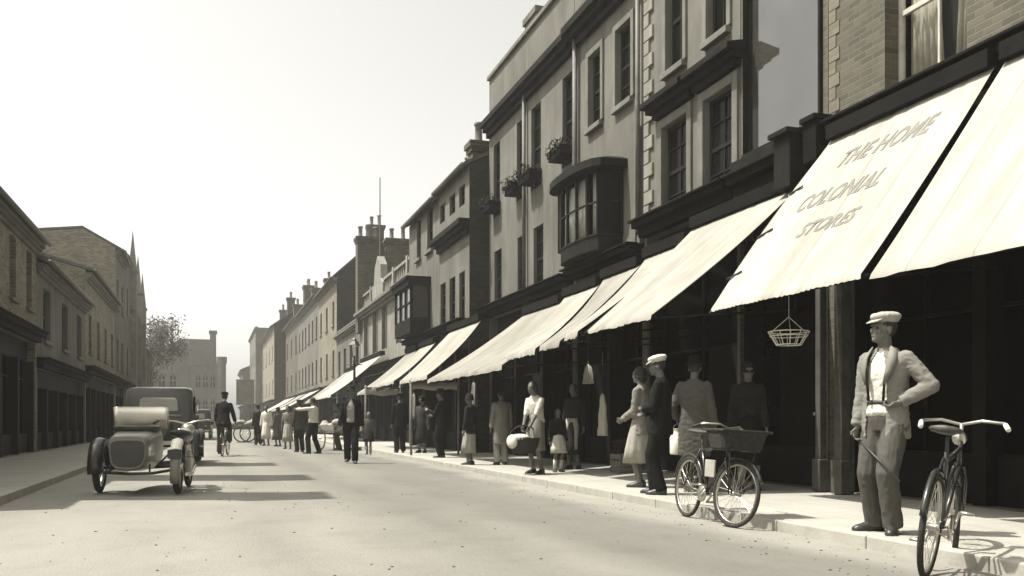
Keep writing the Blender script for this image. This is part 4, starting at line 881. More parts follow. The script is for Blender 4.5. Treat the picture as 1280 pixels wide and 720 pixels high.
def motorcycle_combo(label, loc, rz):
    t = thing('motorcycle', label, 'motorcycle', loc, rz)
    Rr = .35
    cycle_wheel(t, (0,-.70,Rr), Rr, r=.045, spokes=24, hub=.06, hw=.07); cycle_wheel(t, (0,.78,Rr), Rr, r=.04, spokes=24, hub=.05, hw=.06)
    m = MB(); rings = []
    for k in range(15):
        a = R(-118+k*13); yy = -.70+(Rr+.045)*math.sin(a); zz = Rr+(Rr+.045)*math.cos(a); n = Vector((0,math.sin(a),math.cos(a))); p = Vector((0,yy,zz))
        rings.append([p+Vector((-.07,0,0))-n*.06,p+Vector((-.062,0,0)),p+Vector((-.03,0,0))+n*.018,p+Vector((.03,0,0))+n*.018,p+Vector((.062,0,0)),p+Vector((.07,0,0))-n*.07,p+Vector((.06,0,0))-n*.01,p-n*.0,p+Vector((-.06,0,0))-n*.01])
    m.loft(rings[:]); m.build('rear_mudguard', GREYP, t, None, True)
    m = MB(); rr2 = []
    for k in range(5):
        a = R(-48+k*13); n = Vector((0,math.sin(a),math.cos(a))); p = Vector((0,-.70,Rr))+n*(Rr+.05); rr2.append([p+Vector((-.074,0,0))-n*.06,p+Vector((-.064,0,0))+n*.006,p+Vector((0,0,0))+n*.024,p+Vector((.064,0,0))+n*.006,p+Vector((.074,0,0))-n*.06])
    m.loft(rr2, cap=False); m.build('white_mudguard_end', WHITEP, t, None, True)
    m = MB(); torus(m,(0,.78,Rr),(1,0,0),Rr+.03,.05,18,6,-1.2,1.0); m.build('front_mudguard', GREYP, t, None, True)
    m = MB()
    for a,b in (((0,-.25,.42),(0,-.35,.72)),((0,-.35,.72),(0,.42,.82)),((0,.42,.82),(0,.50,.66)),((0,.50,.66),(0,.32,.26)),((0,.32,.26),(0,-.25,.26)),((0,-.25,.26),(0,-.25,.42))): m.tube([a,b],.02,8)
    for s in (-1,1): m.tube([(s*.08,-.70,Rr),(s*.06,-.25,.30)],.016,6); m.tube([(s*.08,-.70,Rr),(s*.06,-.33,.70)],.014,6)
    m.build('frame', BLACKP, t, None, True)
    m = MB(); 
    for s in (-1,1): m.tube([(s*.07,.40,.86),(s*.07,.55,.62),(s*.07,.78,Rr)],.018,6)
    m.build('fork', BLACKP, t, None, True)
    m = MB(); m.loft([[(w*math.cos(a),y,.79+h*math.sin(a)) for a in [2*math.pi*k/12 for k in range(12)]] for y,w,h in ((-.18,.05,.05),(-.12,.11,.09),(.15,.13,.12),(.33,.10,.10),(.39,.04,.05))]); m.build('fuel_tank', GREYP, t, None, True)
    m = MB(); m.box(-.13,.13,-.18,.24,.24,.46); m.lathe([(.10,.44),(.12,.46),(.10,.48),(.12,.50),(.10,.52),(.12,.54),(.10,.56),(.12,.58),(.10,.60),(.11,.66)],(0,.08,0),12); m.tube([(.08,.15,.55),(.14,.28,.35),(.14,-.2,.25),(.14,-.95,.28)],.025,8); m.build('engine', STEEL, t, None, bevel=.01)
    m = MB(); m.loft([[(w*math.cos(a),y,.80+zz+.04*math.sin(a)) for a in [2*math.pi*k/12 for k in range(12)]] for y,w,zz in ((-.52,.06,.05),(-.47,.15,.04),(-.36,.16,.02),(-.24,.08,.0),(-.14,.03,0))]); m.build('saddle', LEATHER, t, None, True)
    m = MB(); m.tube([(-.40,.06,.98),(-.34,.22,1.02),(-.15,.40,1.0),(0,.42,.96),(.15,.40,1.0),(.34,.22,1.02),(.40,.06,.98)],.013,8); h = m.build('handlebar', STEEL, t, None, True)
    for s in (-1,1): MB().tube([(s*.405,.04,.975),(s*.36,.17,1.01)],.02,8).build('grip', RUBBER, h, None, True)
    m = MB(); m.lathe([(.03,-.1),(.09,-.02),(.10,.06),(.08,.08)],(0,.62,.88),14,Matrix.Rotation(R(-90),3,'X')); m.build('headlight', STEEL, t, None, True)
    m = MB(); m.box(-.09,.09,-1.10,-1.07,.50,.62); m.build('number_plate', BLACKP, t)
    # side car, to the left of the machine
    X0 = -.60
    def sec(y, w, zb, zt, e=4.0):
        n = 24; return [(X0+w*(.86+.14*math.sin(a))*math.copysign(abs(math.cos(a))**(2/e),math.cos(a)), y, (zb+zt)/2+(zt-zb)/2*math.copysign(abs(math.sin(a))**(2/e),math.sin(a))) for a in [2*math.pi*k/n for k in range(n)]]
    m = MB(); m.loft([sec(-1.02,.255,.36,.80),sec(-.98,.275,.34,.82),sec(-.75,.29,.34,.84),sec(-.40,.32,.32,.88),sec(0,.33,.30,.90),sec(.35,.32,.30,.90),sec(.8,.27,.32,.80),sec(1.15,.15,.36,.66),sec(1.3,.05,.42,.56)])
    sb = m.build('sidecar_body', GREYP, t, None, True); q = sb.modifiers.new('e','EDGE_SPLIT'); q.split_angle = R(35)
    m = MB(); m.loft([sec(-1.035,.24,.39,.74),sec(-1.015,.245,.385,.745)]); m.build('stern_panel', BLACKP, sb)
    m = MB(); m.loft([[(X0+w*math.cos(a),-.15+l*math.sin(a),z) for a in [2*math.pi*k/20 for k in range(20)]] for w,l,z in ((.30,.40,.86),(.32,.43,.92),(.29,.39,.94),(.27,.36,.88))]); m.build('cockpit_rim', LEATHER, sb, None, True)
    m = MB(); n = 10
    fr = [(X0+.37*math.sin(R(-62+124*i/n))*1.12, .28+.05*math.cos(R(-62+124*i/n))) for i in range(n+1)]
    vs = [(x,y,.90) for x,y in fr]+[(x*1.0,y-.08,1.20) for x,y in fr]; m.add(vs,[(i,i+1,n+2+i,n+1+i) for i in range(n)]); ws = m.build('windscreen', mat('celluloid_screen',.66,.35,.15,3,0,30,.5), t, None, True); q = ws.modifiers.new('s','SOLIDIFY'); q.thickness = .008
    m = MB(); m.tube([(x,y,.90) for x,y in fr]+[],.010,6); m.tube([(x,y-.08,1.20) for x,y in fr],.010,6); 
    for k_ in (0,n): m.tube([(fr[k_][0],fr[k_][1],.88),(fr[k_][0],fr[k_][1]-.08,1.20)],.012,6)
    m.build('screen_frame', STEEL, ws, None, True)
    xw = -1.08
    cycle_wheel(t, (xw,-.25,Rr), Rr, r=.045, spokes=24, hub=.06, hw=.06)
    m = MB(); rings = []
    for k in range(15):
        a = R(-100+k*14); n_ = Vector((0,math.sin(a),math.cos(a))); p_ = Vector((xw,-.25,Rr))+n_*(Rr+.06); rings.append([p_+Vector((-.10,0,0))-n_*.06,p_+Vector((-.085,0,0)),p_+n_*.02,p_+Vector((.085,0,0)),p_+Vector((.10,0,0))-n_*.06,p_-n_*.01])
    m.loft(rings); m.build('sidecar_mudguard', BLACKP, t, None, True)
    m = MB(); m.tube([(0,-.62,.34),(-.3,-.95,.30),(X0,-1.0,.30),(xw+.12,-.6,.30)],.02,8); m.tube([(0,.42,.34),(X0,.6,.30),(xw+.12,-.25,.35)],.02,8); m.tube([(xw,-.25,Rr),(xw+.14,-.25,Rr)],.02,8); m.tube([(-.0,-.33,.70),(-.32,-.45,.36)],.014,8); m.tube([(xw+.14,-.6,.30),(xw+.14,.2,.32)],.018,8)
    for yy in (-.8,.5): 
        for s in (-.25,.25): m.tube([(X0+s,yy,.30),(X0+s,yy,.42)],.012,6)
    m.build('sidecar_chassis', IRON, t, None, True)
    return t
motorcycle_combo('grey motorcycle with boat shaped sidecar and upright windscreen seen from behind', (-.40,14.2,.004), R(-4))

# grit and clods lying on the road
gm = MB(); rnd = random.Random(11)
for i in range(520):
    x = rnd.choice((rnd.uniform(-2.2,4.8),rnd.uniform(3.9,4.85))); y = 3+abs(rnd.gauss(0,9)); r = rnd.choice((.003,.004,.005,.007,.010)); gm.ell((x,y,.004+r*.3),(r*rnd.uniform(.8,1.6),r*rnd.uniform(.8,1.6),r*.5),rotz(rnd.uniform(0,3)),7,4)
tag(gm.build('grit', mat('road_dirt',.07,.95,.4,20)), kind='stuff')
# handcarts among the far crowd
def handcart(label, loc, rz, goods):
    t = thing('handcart', label, 'handcart', loc, rz, 'handcarts among the far shoppers'); m = MB(); m.box(-.55,.55,-.8,.8,.62,.68)
    for s in (-1,1): m.box(s*.52,s*.56,-.8,.8,.68,.88)
    m.box(-.52,.52,.76,.8,.68,.88); m.build('bed', WOOD, t)
    for s in (-1,1): cycle_wheel(t,(s*.62,.1,.42),.42,r=.022,spokes=12,rimm=WOOD,tyre=IRON); MB().tube([(s*.45,-.7,.65),(s*.45,-1.55,.85)],.025,6).build('shaft', WOOD, t, None, True); MB().tube([(s*.45,-.6,.62),(s*.45,-.62,0)],.03,6).build('prop', WOOD, t, None, True)
    m = MB(); rnd = random.Random(goods)
    for i in range(14): m.ell((rnd.uniform(-.38,.38),rnd.uniform(-.6,.6),.78+rnd.uniform(0,.2)),(rnd.uniform(.12,.2),rnd.uniform(.14,.24),rnd.uniform(.09,.15)),rotz(rnd.uniform(0,3)),10,6)
    m.build('sacks', CL_PALE, t, None, True); return t
p = gp(411,563); handcart('loaded handcart of pale sacks beside the man in the white shirt', (p.x+.3,p.y,.004), R(20), 3)
p = gp(309,553); handcart('distant handcart of pale goods standing in the road', (p.x,p.y,.004), R(75), 5)

# street lamp on the kerb
def street_lamp(label, x, y, H):
    t = thing('street_lamp', label, 'street lamp', (x,y,KERB)); m = MB(); m.lathe([(.16,0),(.16,.25),(.11,.3),(.10,.7),(.06,.8),(.045,H-.75),(.06,H-.72),(.045,H-.68),(.03,H-.55)],(0,0,0),12); m.tube([(-.3,0,H-.85),(.3,0,H-.85)],.018,6); m.build('post', IRON, t, None, True)
    m = MB(); 
    for i in range(4):
        a = math.pi/4+i*math.pi/2; m.tube([(.10*math.cos(a),.10*math.sin(a),H-.55),(.19*math.cos(a),.19*math.sin(a),H-.12)],.012,5)
    m.lathe([(.11,H-.57),(.13,H-.55),(.11,H-.53)],(0,0,0),4,rotz(R(45))); m.lathe([(.21,H-.13),(.22,H-.11),(.08,H+.05),(.09,H+.09),(.02,H+.16)],(0,0,0),4); la = m.build('lantern', IRON, t)
    m = MB(); m.lathe([(.10,H-.53),(.18,H-.14)],(0,0,0),4); m.build('lantern_glass', CLEAR, la); return t
street_lamp('tall iron street lamp with a glazed lantern on the kerb behind the walking man', 5.12, fy(443,5.12), 3.9)

# small goods and fittings below the awnings
p = gp(985,430,2.0)
yy = fy(986,6.3); zz = fz(986,418,6.3); t = thing('wire_basket', 'round white wire basket hanging from the awning in the dark shop mouth', 'wire basket', (6.3,yy,zz)); m = MB()
for z_,r_ in ((-.12,.14),(-.02,.21),(.03,.23)): torus(m,(0,0,z_),(0,0,1),r_,.006,24,5)
for i in range(12): a = i*math.pi/6; m.tube([(.14*math.cos(a),.14*math.sin(a),-.12),(.23*math.cos(a),.23*math.sin(a),.03)],.005,4)
m.build('wire', WHITEP, t); m = MB()
for i in range(3): a = i*2.09; m.tube([(.23*math.cos(a),.23*math.sin(a),.03),(0,0,.2)],.004,4)
m.tube([(0,0,.2),(0,0,S1(.3,.55).z-zz+.3)],.004,4); m.build('hanger', WHITEP, t)
def crate(label, x, y, z, w, d, h, m_, g='crates outside the shops'):
    t = thing('crate', label, 'crate', (x,y,z), 0, g); m = MB()
    for i in range(3): zz = h*i/3; m.box(-w/2,w/2,-d/2,-d/2+.015,zz+.01,zz+h/3-.01); m.box(-w/2,w/2,d/2-.015,d/2,zz+.01,zz+h/3-.01); m.box(-w/2,-w/2+.015,-d/2+.016,d/2-.016,zz+.01,zz+h/3-.01); m.box(w/2-.015,w/2,-d/2+.016,d/2-.016,zz+.01,zz+h/3-.01)
    for a in (-1,1):
        for b in (-1,1): m.box(a*(w/2-.016),a*(w/2-.05),b*(d/2-.016),b*(d/2-.05),0,h)
    m.box(-w/2+.015,w/2-.015,-d/2+.015,d/2-.015,.004,.02); m.build('slats', m_, t); return t
p = gp(776,591,KERB)
crate('pale wooden crate behind the woman in the light dress', p.x+.1, p.y, KERB, .42, .42, .34, WOOD)
crate('dark crate standing on the pale one behind the woman in the light dress', p.x+.1, p.y, KERB+.345, .38, .38, .24, DTRIM)
def milk_can(label, x, y, z):
    t = thing('milk_can', label, 'milk can', (x,y,z)); MB().lathe([(.10,0),(.11,.02),(.11,.22),(.075,.28),(.075,.33),(.085,.34)],(0,0,0),16).build('can', WHITEP, t, None, True); m = MB(); m.tube([(.1*math.cos(a),0,.26+.14*math.sin(a)) for a in [math.pi*i/10 for i in range(11)]],.006,5); m.build('handle', IRON, t, None, True); return t

# pale things hanging in the gloom
def hung(label, px, py, X, w, h, m_, seed):
    y = fy(px,X); z = fz(px,py,X); t = thing('hanging_garment', label, 'garment', (X,y,z), 0, 'garments hung out below the awnings'); m = MB(); n = 16
    for k in range(9):
        for i in range(n+1):
            u = i/n-.5; ww = w*(.55+.45*min(1,k/2.5))*(1+.12*k/8); m.v.append((.05*math.sin(i*1.1+seed)*(.3+k/8)+.02*noise.noise(Vector((i*.5,k*.6,seed))), u*ww, -h*k/8+.05*abs(u)*(-1 if k == 0 else 0)))
    m.f = [(k*(n+1)+i,k*(n+1)+i+1,(k+1)*(n+1)+i+1,(k+1)*(n+1)+i) for k in range(8) for i in range(n)]
    c = m.build('cloth', m_, t, None, True); q = c.modifiers.new('s','SOLIDIFY'); q.thickness = .015
    m = MB(); m.tube([(0,-w*.28,-.01),(0,0,.05),(0,w*.28,-.01)],.008,5); m.tube([(0,0,.05),(0,0,.75)],.005,4); m.build('hanger', IRON, t, None, True)
hung('small pale cloth hanging high below the cream awning', 735, 455, 6.3, .22, .35, CL_PALE, 1)
hung('long narrow white cloth hanging beside the dark door behind the couple', 753, 492, 6.6, .20, .75, CL_WHITE, 2)
hung('grey garment hanging behind the black coated man', 517, 492, 6.3, .5, .85, CL_LGREY, 3)
hung('pale short garment hanging above the girl in the white dress', 592, 478, 6.2, .42, .6, CL_LGREY, 4)
# ---------------------------------------------------------------- people
def ik(a, b, l1, l2, pole):
    a = Vector(a); b = Vector(b); d = b-a; L = min(d.length, (l1+l2)*.998); n = d.normalized(); b = a+n*L
    x = (l1*l1-l2*l2+L*L)/(2*L); h = math.sqrt(max(0,l1*l1-x*x)); p = Vector(pole); p = p-n*p.dot(n)
    p = p.normalized() if p.length > 1e-6 else n.orthogonal().normalized()
    return a+n*x+p*h, b
def ering(c, rx, ry, u, v, n=18, e=2.3):
    return [c+u*rx*math.copysign(abs(math.cos(a))**(2/e),math.cos(a))+v*ry*math.copysign(abs(math.sin(a))**(2/e),math.sin(a)) for a in [2*math.pi*k/n for k in range(n)]]
def person(label, loc, rz, H=1.72, vox=.016, feet=((-.10,.0),(.10,.02)), footz=(0,0), hands=None, lean=0, pel=(0,0,.93), look=(0,0), top='jacket', topm=CL_DARK, bot='trousers', botm=CL_DARK, hat=None, hatm=CL_DARK, hair='short', hairm=HAIRD, group='people along the shop pavement',
           knees=None, elbows=None, shirt=None, girth=1.0, sock=None, footyaw=(8,-8), curl=(.5,.5), seed=1, fingers=True, apron=None, hem=.30):
    sc = H/1.76; t = thing('person', label, 'person', loc, rz, group)
    L1, L2, A1, A2 = .435, .42, .295, .265
    pel = Vector(pel); Rl = Matrix.Rotation(-lean, 3, 'X'); up = Rl@Vector((0,0,1)); fw = Rl@Vector((0,1,0)); rt = Vector((1,0,0))
    T = lambda x,y,z: pel+rt*x+fw*y+up*z
    neck = T(0,-.01,.565); chest = T(0,0,.36)
    sh = [T(-.172,-.005,.485),T(.172,-.005,.485)]
    hp = [pel+Vector((-.09,0,-.02)),pel+Vector((.09,0,-.02))]
    knees = knees or ((0,1,0),(0,1,0)); elbows = elbows or ((-.3,-1,0),(.3,-1,0))
    hands = hands or ((-.25,.05,.80),(.25,.05,.80))
    leg = []; arm = []
    for i in (0,1):
        an = Vector((feet[i][0],feet[i][1],.085+footz[i])); kn, an = ik(hp[i],an,L1,L2,knees[i]); leg.append((hp[i],kn,an))
        el, wr = ik(sh[i],hands[i],A1,A2,elbows[i]); arm.append((sh[i],el,wr))
    # head
    hy = Matrix.Rotation(look[0],3,'Z')@Matrix.Rotation(-look[1]-lean*.35,3,'X'); hc = neck+Vector((0,.03,0))*1+up*.05+hy@Vector((0,.02,.105)); Hh = lambda x,y,z: hc+hy@Vector((x,y,z))
    b = MB(); near = vox < .012
    b.ell(Hh(0,-.008,.025),(.076,.096,.098),hy); b.ell(Hh(0,.028,-.045),(.056,.066,.072),hy); b.ell(Hh(0,.062,-.088),(.028,.028,.025),hy)
    b.ell(Hh(0,.092,-.018),(.014,.024,.026),hy); b.ell(Hh(0,.083,.028),(.056,.016,.014),hy); b.ell(Hh(0,.083,-.058),(.024,.014,.010),hy)
    for s in (-1,1): b.ell(Hh(s*.078,-.01,-.01),(.012,.022,.034),hy); b.ell(Hh(s*.038,.06,-.025),(.026,.024,.022),hy)
    b.caps([neck+up*-.06,neck+Vector((0,.015,.02)),Hh(0,-.01,-.05)],[.062,.056,.054],10)
    b.loft([ering(T(0,.0,-.10),.12,.095,rt,fw),ering(T(0,0,.0),.155,.11,rt,fw),ering(T(0,.0,.18),.13,.098,rt,fw),ering(T(0,0,.36),.155,.105,rt,fw),ering(T(0,-.005,.47),.155,.09,rt,fw),ering(T(0,-.01,.55),.07,.06,rt,fw)])
    for i in (0,1):
        s = -1 if i == 0 else 1
        b.caps(leg[i],[.078,.055,.040],10); b.caps(arm[i],[.05,.04,.03],10)
        fy_ = R(footyaw[i]); fd_ = Vector((math.sin(-fy_)*-1 if False else -math.sin(fy_),math.cos(fy_),0)); an = leg[i][2]
        b.caps([an+Vector((0,0,-.03)),an+fd_*.12+Vector((0,0,-.055))],[.036,.026],8)
        # hand
        wr = arm[i][2]; d = (wr-arm[i][1]).normalized(); sd = Vector((0,1,0))-d*d.y
        if sd.length < .3: sd = Vector((0,0,1))-d*d.z
        sd.normalize(); nn = d.cross(sd)*s           # palm side vector: towards the body
        if not fingers: b.ell(wr+d*.08,(.03,.03,.03)); b.caps([wr,wr+d*.12],[.028,.022],8); continue
        Mh = Matrix((sd,nn,d)).transposed(); b.ell(wr+d*.05,(.042,.018,.056),Mh,12,8); cu = curl[i]
        for k,(o,l) in enumerate(((.032,.072),(.011,.080),(-.011,.074),(-.031,.058))):
            p0 = wr+d*.085+sd*o; pts = [wr+d*.05+sd*o*.8,p0]; dd = d.copy(); ax = sd
            for sg in (.45,.3,.25):
                dd = (Matrix.Rotation(cu*.9*s, 3, sd)@dd).normalized(); pts.append(pts[-1]+dd*l*sg*1.0)
            b.caps(pts,[.009,.0095,.009,.008,.007],6)
        p0 = wr+d*.025+sd*.032; b.caps([p0,p0+(sd*.7+d*.6-nn*.2*0).normalized()*.04,p0+(sd*.7+d*.6).normalized()*.04+(d+nn*.3).normalized()*.032],[.012,.010,.008],6)
    fuse('body', b, SKIN, t, vox*.8 if not near else .0055, sc, 3)
    if near:
        for s in (-1,1): m = MB().ell(Hh(s*.032,.073,.004),(.012,.010,.009),hy); m.build('eye', SHOEM, t, None, True, sc=sc)
    # shoes
    for i in (0,1):
        fy_ = R(footyaw[i]); fd_ = Vector((-math.sin(fy_),math.cos(fy_),0)); sdv = Vector((math.cos(fy_),math.sin(fy_),0)); an = leg[i][2]; z0 = an.z-.085
        m = MB(); prof = ((-.075,.030,.075),(-.06,.038,.10),(0,.040,.12),(.05,.041,.085),(.11,.046,.065),(.16,.042,.052),(.195,.02,.035))
        rings = []
        for yy,w,h in prof:
            c = Vector((an.x,an.y,z0))+fd_*yy; rings.append([c+sdv*w*q0+Vector((0,0,q1*h)) for q0,q1 in ((-.9,0),(-1,.25),(-.85,.7),(-.4,1),(.4,1),(.85,.7),(1,.25),(.9,0))])
        m.loft(rings); m.build('shoe', SHOEM, t, None, True, sc=sc)
        if sock: m = MB().tube([leg[i][2]+Vector((0,0,.0)),leg[i][1].lerp(leg[i][2],.35)],[.046,.060],10); m.build('sock', sock, t, None, True, sc=sc)
    g = girth
    # lower garment
    if bot == 'trousers':
        m = MB(); m.loft([ering(T(0,0,-.10),.15*g,.115*g,rt,fw),ering(T(0,0,.0),.168*g,.128*g,rt,fw),ering(T(0,0,.14),.148*g,.112*g,rt,fw)])
        for i in (0,1):
            h_,k_,a_ = leg[i]; m.caps([h_+Vector((0,0,.0)),h_.lerp(k_,.5),k_,k_.lerp(a_,.5)],[.104*g,.098,.084,.078],14); m.tube([k_.lerp(a_,.4),a_+Vector((0,0,.0))+ (a_-k_).normalized()*.0,a_+(a_-k_).normalized()*.03],[.080,.077,.078],14)
        fuse('trousers', m, botm, t, vox if not near else .010, sc, 5, fold=.0055 if near else .005, fscale=(15,15,5), seed=seed)
    else:
        m = MB(); zh = hem; kc = [(leg[0][j]+leg[1][j])/2 for j in range(3)]; rings = []; n = 40
        for q,(rx,ry) in zip((0,.15,.4,.7,1.0),((.135,.105),(.175,.145),(.20,.175),(.215,.20),(.235,.22))):
            c0 = T(0,0,.16).lerp(kc[1].lerp(kc[2],max(0,(.5-zh)/.42)) if zh < .5 else kc[0].lerp(kc[1],.9), q)
            rings.append([c0+Vector((rx*g*math.cos(a)*(1+.06*q*math.sin(a*9+seed)),ry*g*math.sin(a)*(1+.06*q*math.sin(a*9+seed)),0)) for a in [2*math.pi*k/n for k in range(n)]])
        m.loft(rings); m.build('skirt', botm, t, None, True, sc=sc)
    if apron:
        m = MB(); c0 = T(0,.13,.12); m.add([c0+Vector((x*(.8 if k == 0 else 1.1),.0+.02*k-.35*x*x*2,-.16*k)) for k in range(5) for x in (-.16,-.08,0,.08,.16)],[(k*5+i,k*5+i+1,(k+1)*5+i+1,(k+1)*5+i) for k in range(4) for i in range(4)]); a = m.build('apron', apron, t, None, True, sc=sc); q = a.modifiers.new('s','SOLIDIFY'); q.thickness = .01
    # upper garment
    def upper(name, m_, low, wide, slv=1.0, cut=None, sleeves=True, fold=None, solid=0, rad=1.0, sleevelen=1.0):
        m = MB(); m.loft([ering(T(0,0,low),.185*g*wide,.14*g*wide,rt,fw),ering(T(0,0,-.02 if low < -.1 else low+.03),.180*g*wide,.138*g,rt,fw),ering(T(0,0,.16),.160*g*rad,.122*g*rad,rt,fw),ering(T(0,0,.34),.182*g*rad,.132*g*rad,rt,fw),ering(T(0,-.005,.45),.195*rad,.112*rad,rt,fw),ering(T(0,-.008,.505),.175*rad,.09*rad,rt,fw),ering(T(0,-.01,.54),.11*rad,.078*rad,rt,fw),ering(T(0,-.01,.575),.07*rad,.066*rad,rt,fw)])
        for i in (0,1):
            a_,e_,w_ = arm[i]; m.caps([a_,a_.lerp(e_,.5),e_],[.064*slv,.064*slv,.058*slv],12)
            if sleeves: m.caps([e_,e_.lerp(w_,.5)],[.062*slv,.056*slv],12); m.tube([e_.lerp(w_,.45),e_.lerp(w_,.97)],[.057*slv,.052*slv],12)
        return fuse(name, m, m_, t, vox if not near else .010, sc, 4, cut, fold if fold is not None else (.0055 if near else .005), (10,10,17), solid, seed+3)
    inv = lambda p: Vector(((p-pel).dot(rt),(p-pel).dot(fw),(p-pel).dot(up)))
    if top == 'jacket':
        if shirt:
            upper('shirt', shirt, .02, .93, .8, None, False, .006, 0, .95)
            def cut(p):
                q = inv(p); w = .075 if q.z < .40 else .075-(q.z-.40)*.35
                return q.y > .03 and q.z < .58 and -w*1.0 < q.x < w*1.35 and abs(q.x) < .16
            upper('jacket', topm, -.16, 1.08, 1.0, cut, True, None, .008, 1.06)
            if near:
                m = MB(); m.loft([ering(T(0,0,.115),.158,.118,rt,fw),ering(T(0,0,.15),.156,.116,rt,fw)],cap=False); q = m.build('belt', LEATHER, t, None, True, sc=sc); so = q.modifiers.new('s','SOLIDIFY'); so.thickness = .012; so.offset = 1
                for s in (-1,1):
                    m = MB(); P = [T(s*.062,.145,.14),T(s*.075,.150,.30),T(s*.088,.128,.42),T(s*.085,.06,.53)]; m.tube(P,.012,6); m.build('brace', CL_DARK, t, None, True, sc=sc)
                    m = MB(); P = [(T(s*.075,.06,.585),T(s*.12,.04,.55)),(T(s*.088,.125,.49),T(s*.15,.10,.47)),(T(s*.085,.158,.38),T(s*.14,.142,.39)),(T(s*.080,.163,.27),T(s*.085,.162,.27))]
                    m.add([p for a in P for p in a],[(2*i,2*i+1,2*i+3,2*i+2) for i in range(3)]); q = m.build('lapel', topm, t, None, True, sc=sc); so = q.modifiers.new('s','SOLIDIFY'); so.thickness = .012; so.offset = 0
        else: upper('jacket', topm, -.16, 1.08)
    elif top == 'coat': upper('coat', topm, -.45, 1.12, 1.05, rad=1.06)
    elif top == 'shirt': upper('shirt', topm, .04, .98, .85)
    elif top == 'blouse': upper('blouse', topm, .04, .95, .8, None, False)
    # collar of shirt
    if hair:
        m = MB()
        if hair == 'short': m.ell(Hh(0,-.016,.03),(.081,.098,.098),hy)
        elif hair == 'bob': m.ell(Hh(0,-.022,.025),(.092,.103,.104),hy); m.ell(Hh(0,-.055,-.05),(.085,.06,.07),hy)
        hq = hy.inverted()
        fuse('hair', m, hairm, t, .012, sc, 2, lambda p: (hq@(p-hc)).y > .045 and (hq@(p-hc)).z < .075 or (hq@(p-hc)).z < (-.06 if hair=='short' else -.12) or hair == 'short' and (hq@(p-hc)).y > -.03 and (hq@(p-hc)).z < .022, 0.004, (40,40,20))
    if hat == 'cap':
        m = MB(); Rc = hy@Matrix.Rotation(R(-8),3,'X'); m.lathe([(.085,-.03),(.098,-.012),(.115,.012),(.117,.028),(.098,.048),(.05,.060),(.0,.062)],Hh(0,-.012,.085),22,Rc@Matrix.Diagonal((.90,1.08,1)))
        c = fuse('cap', m, hatm, t, .009, sc, 3, None, .004, (22,22,22), 0, seed)
        m = MB(); n = 10; P = [(.078*math.sin(R(-75+150*i/n)),.080+.062*math.cos(R(-75+150*i/n))) for i in range(n+1)]; Q = [(.082*math.sin(R(-75+150*i/n)),.05+.04*math.cos(R(-75+150*i/n))) for i in range(n+1)]
        m.add([Hh(x,y-.0,.062-(y-.08)*.35) for x,y in P]+[Hh(x,y,.075) for x,y in Q]+[Hh(x,y,.052-(y-.08)*.35) for x,y in P]+[Hh(x,y,.060) for x,y in Q],[(i,i+1,n+2+i,n+1+i) for i in range(n)]+[(2*n+2+i,3*n+3+i,3*n+4+i,2*n+3+i) for i in range(n)]+[(i,2*n+2+i,2*n+3+i,i+1) for i in range(n)])
        m.build('peak', hatm, c, None, True, sc=sc)
    elif hat in ('trilby','bowler'):
        m = MB(); m.lathe([(.092,.0),(.145,-.006),(.152,.0),(.146,.006),(.096,.012),(.092,.06),(.082,.105),(.05,.120 if hat == 'bowler' else .10),(0,.122 if hat == 'bowler' else .09)],Hh(0,-.01,.065),22,hy@Matrix.Diagonal((.92,1.08,1))); m.build('hat', hatm, t, None, True, sc=sc)
    elif hat == 'cloche':
        m = MB(); m.lathe([(.100,-.045),(.125,-.062),(.128,-.058),(.098,-.02),(.098,.03),(.085,.08),(.05,.11),(0,.118)],Hh(0,-.015,.035),22,hy@Matrix.Diagonal((.95,1.05,1))); m.build('hat', hatm, t, None, True, sc=sc)
    return t, sc, arm, leg
def at(px, py, z=KERB): p = gp(px, py, z); return (p.x, p.y, z)
def face(px, ang):   # heading relative to the view: 0 = away from the camera, 90 = to the left of the picture, 180 = towards the camera
    return -(TH+math.atan((px-640)/F))+R(ang)

# man in the flat cap, nearest
pm = at(1107,666)
t, sc, arm, leg = person('man in pale flat cap and open grey jacket, one hand on his hip', pm, face(1100,150), 1.74, .010, feet=((-.08,.03),(.13,-.06)), hands=((-.16,.07,1.06),(.205,.08,.84)), elbows=((-1,-.6,.1),(.15,-1,0)),
    look=(R(-28),R(-6)), topm=CL_LGREY, botm=CL_GREY, hat='cap', hatm=CL_PALE, hair='short', shirt=CL_WHITE, curl=(.9,.8), footyaw=(22,-30), seed=5, girth=.98, group=None)
wrist = arm[1][2]*sc; m = MB(); gpt = wrist+(arm[1][2]-arm[1][1]).normalized()*.085
c = thing('walking_cane', 'thin dark cane held slanting in the near man\'s hand', 'cane', pm, t.rotation_euler.z)
d_ = Vector((-.62,.25,-.42)).normalized(); MB().tube([gpt-d_*.08,gpt+d_*.62],[.009,.007],8).build('stick', IRON, c, None, True)
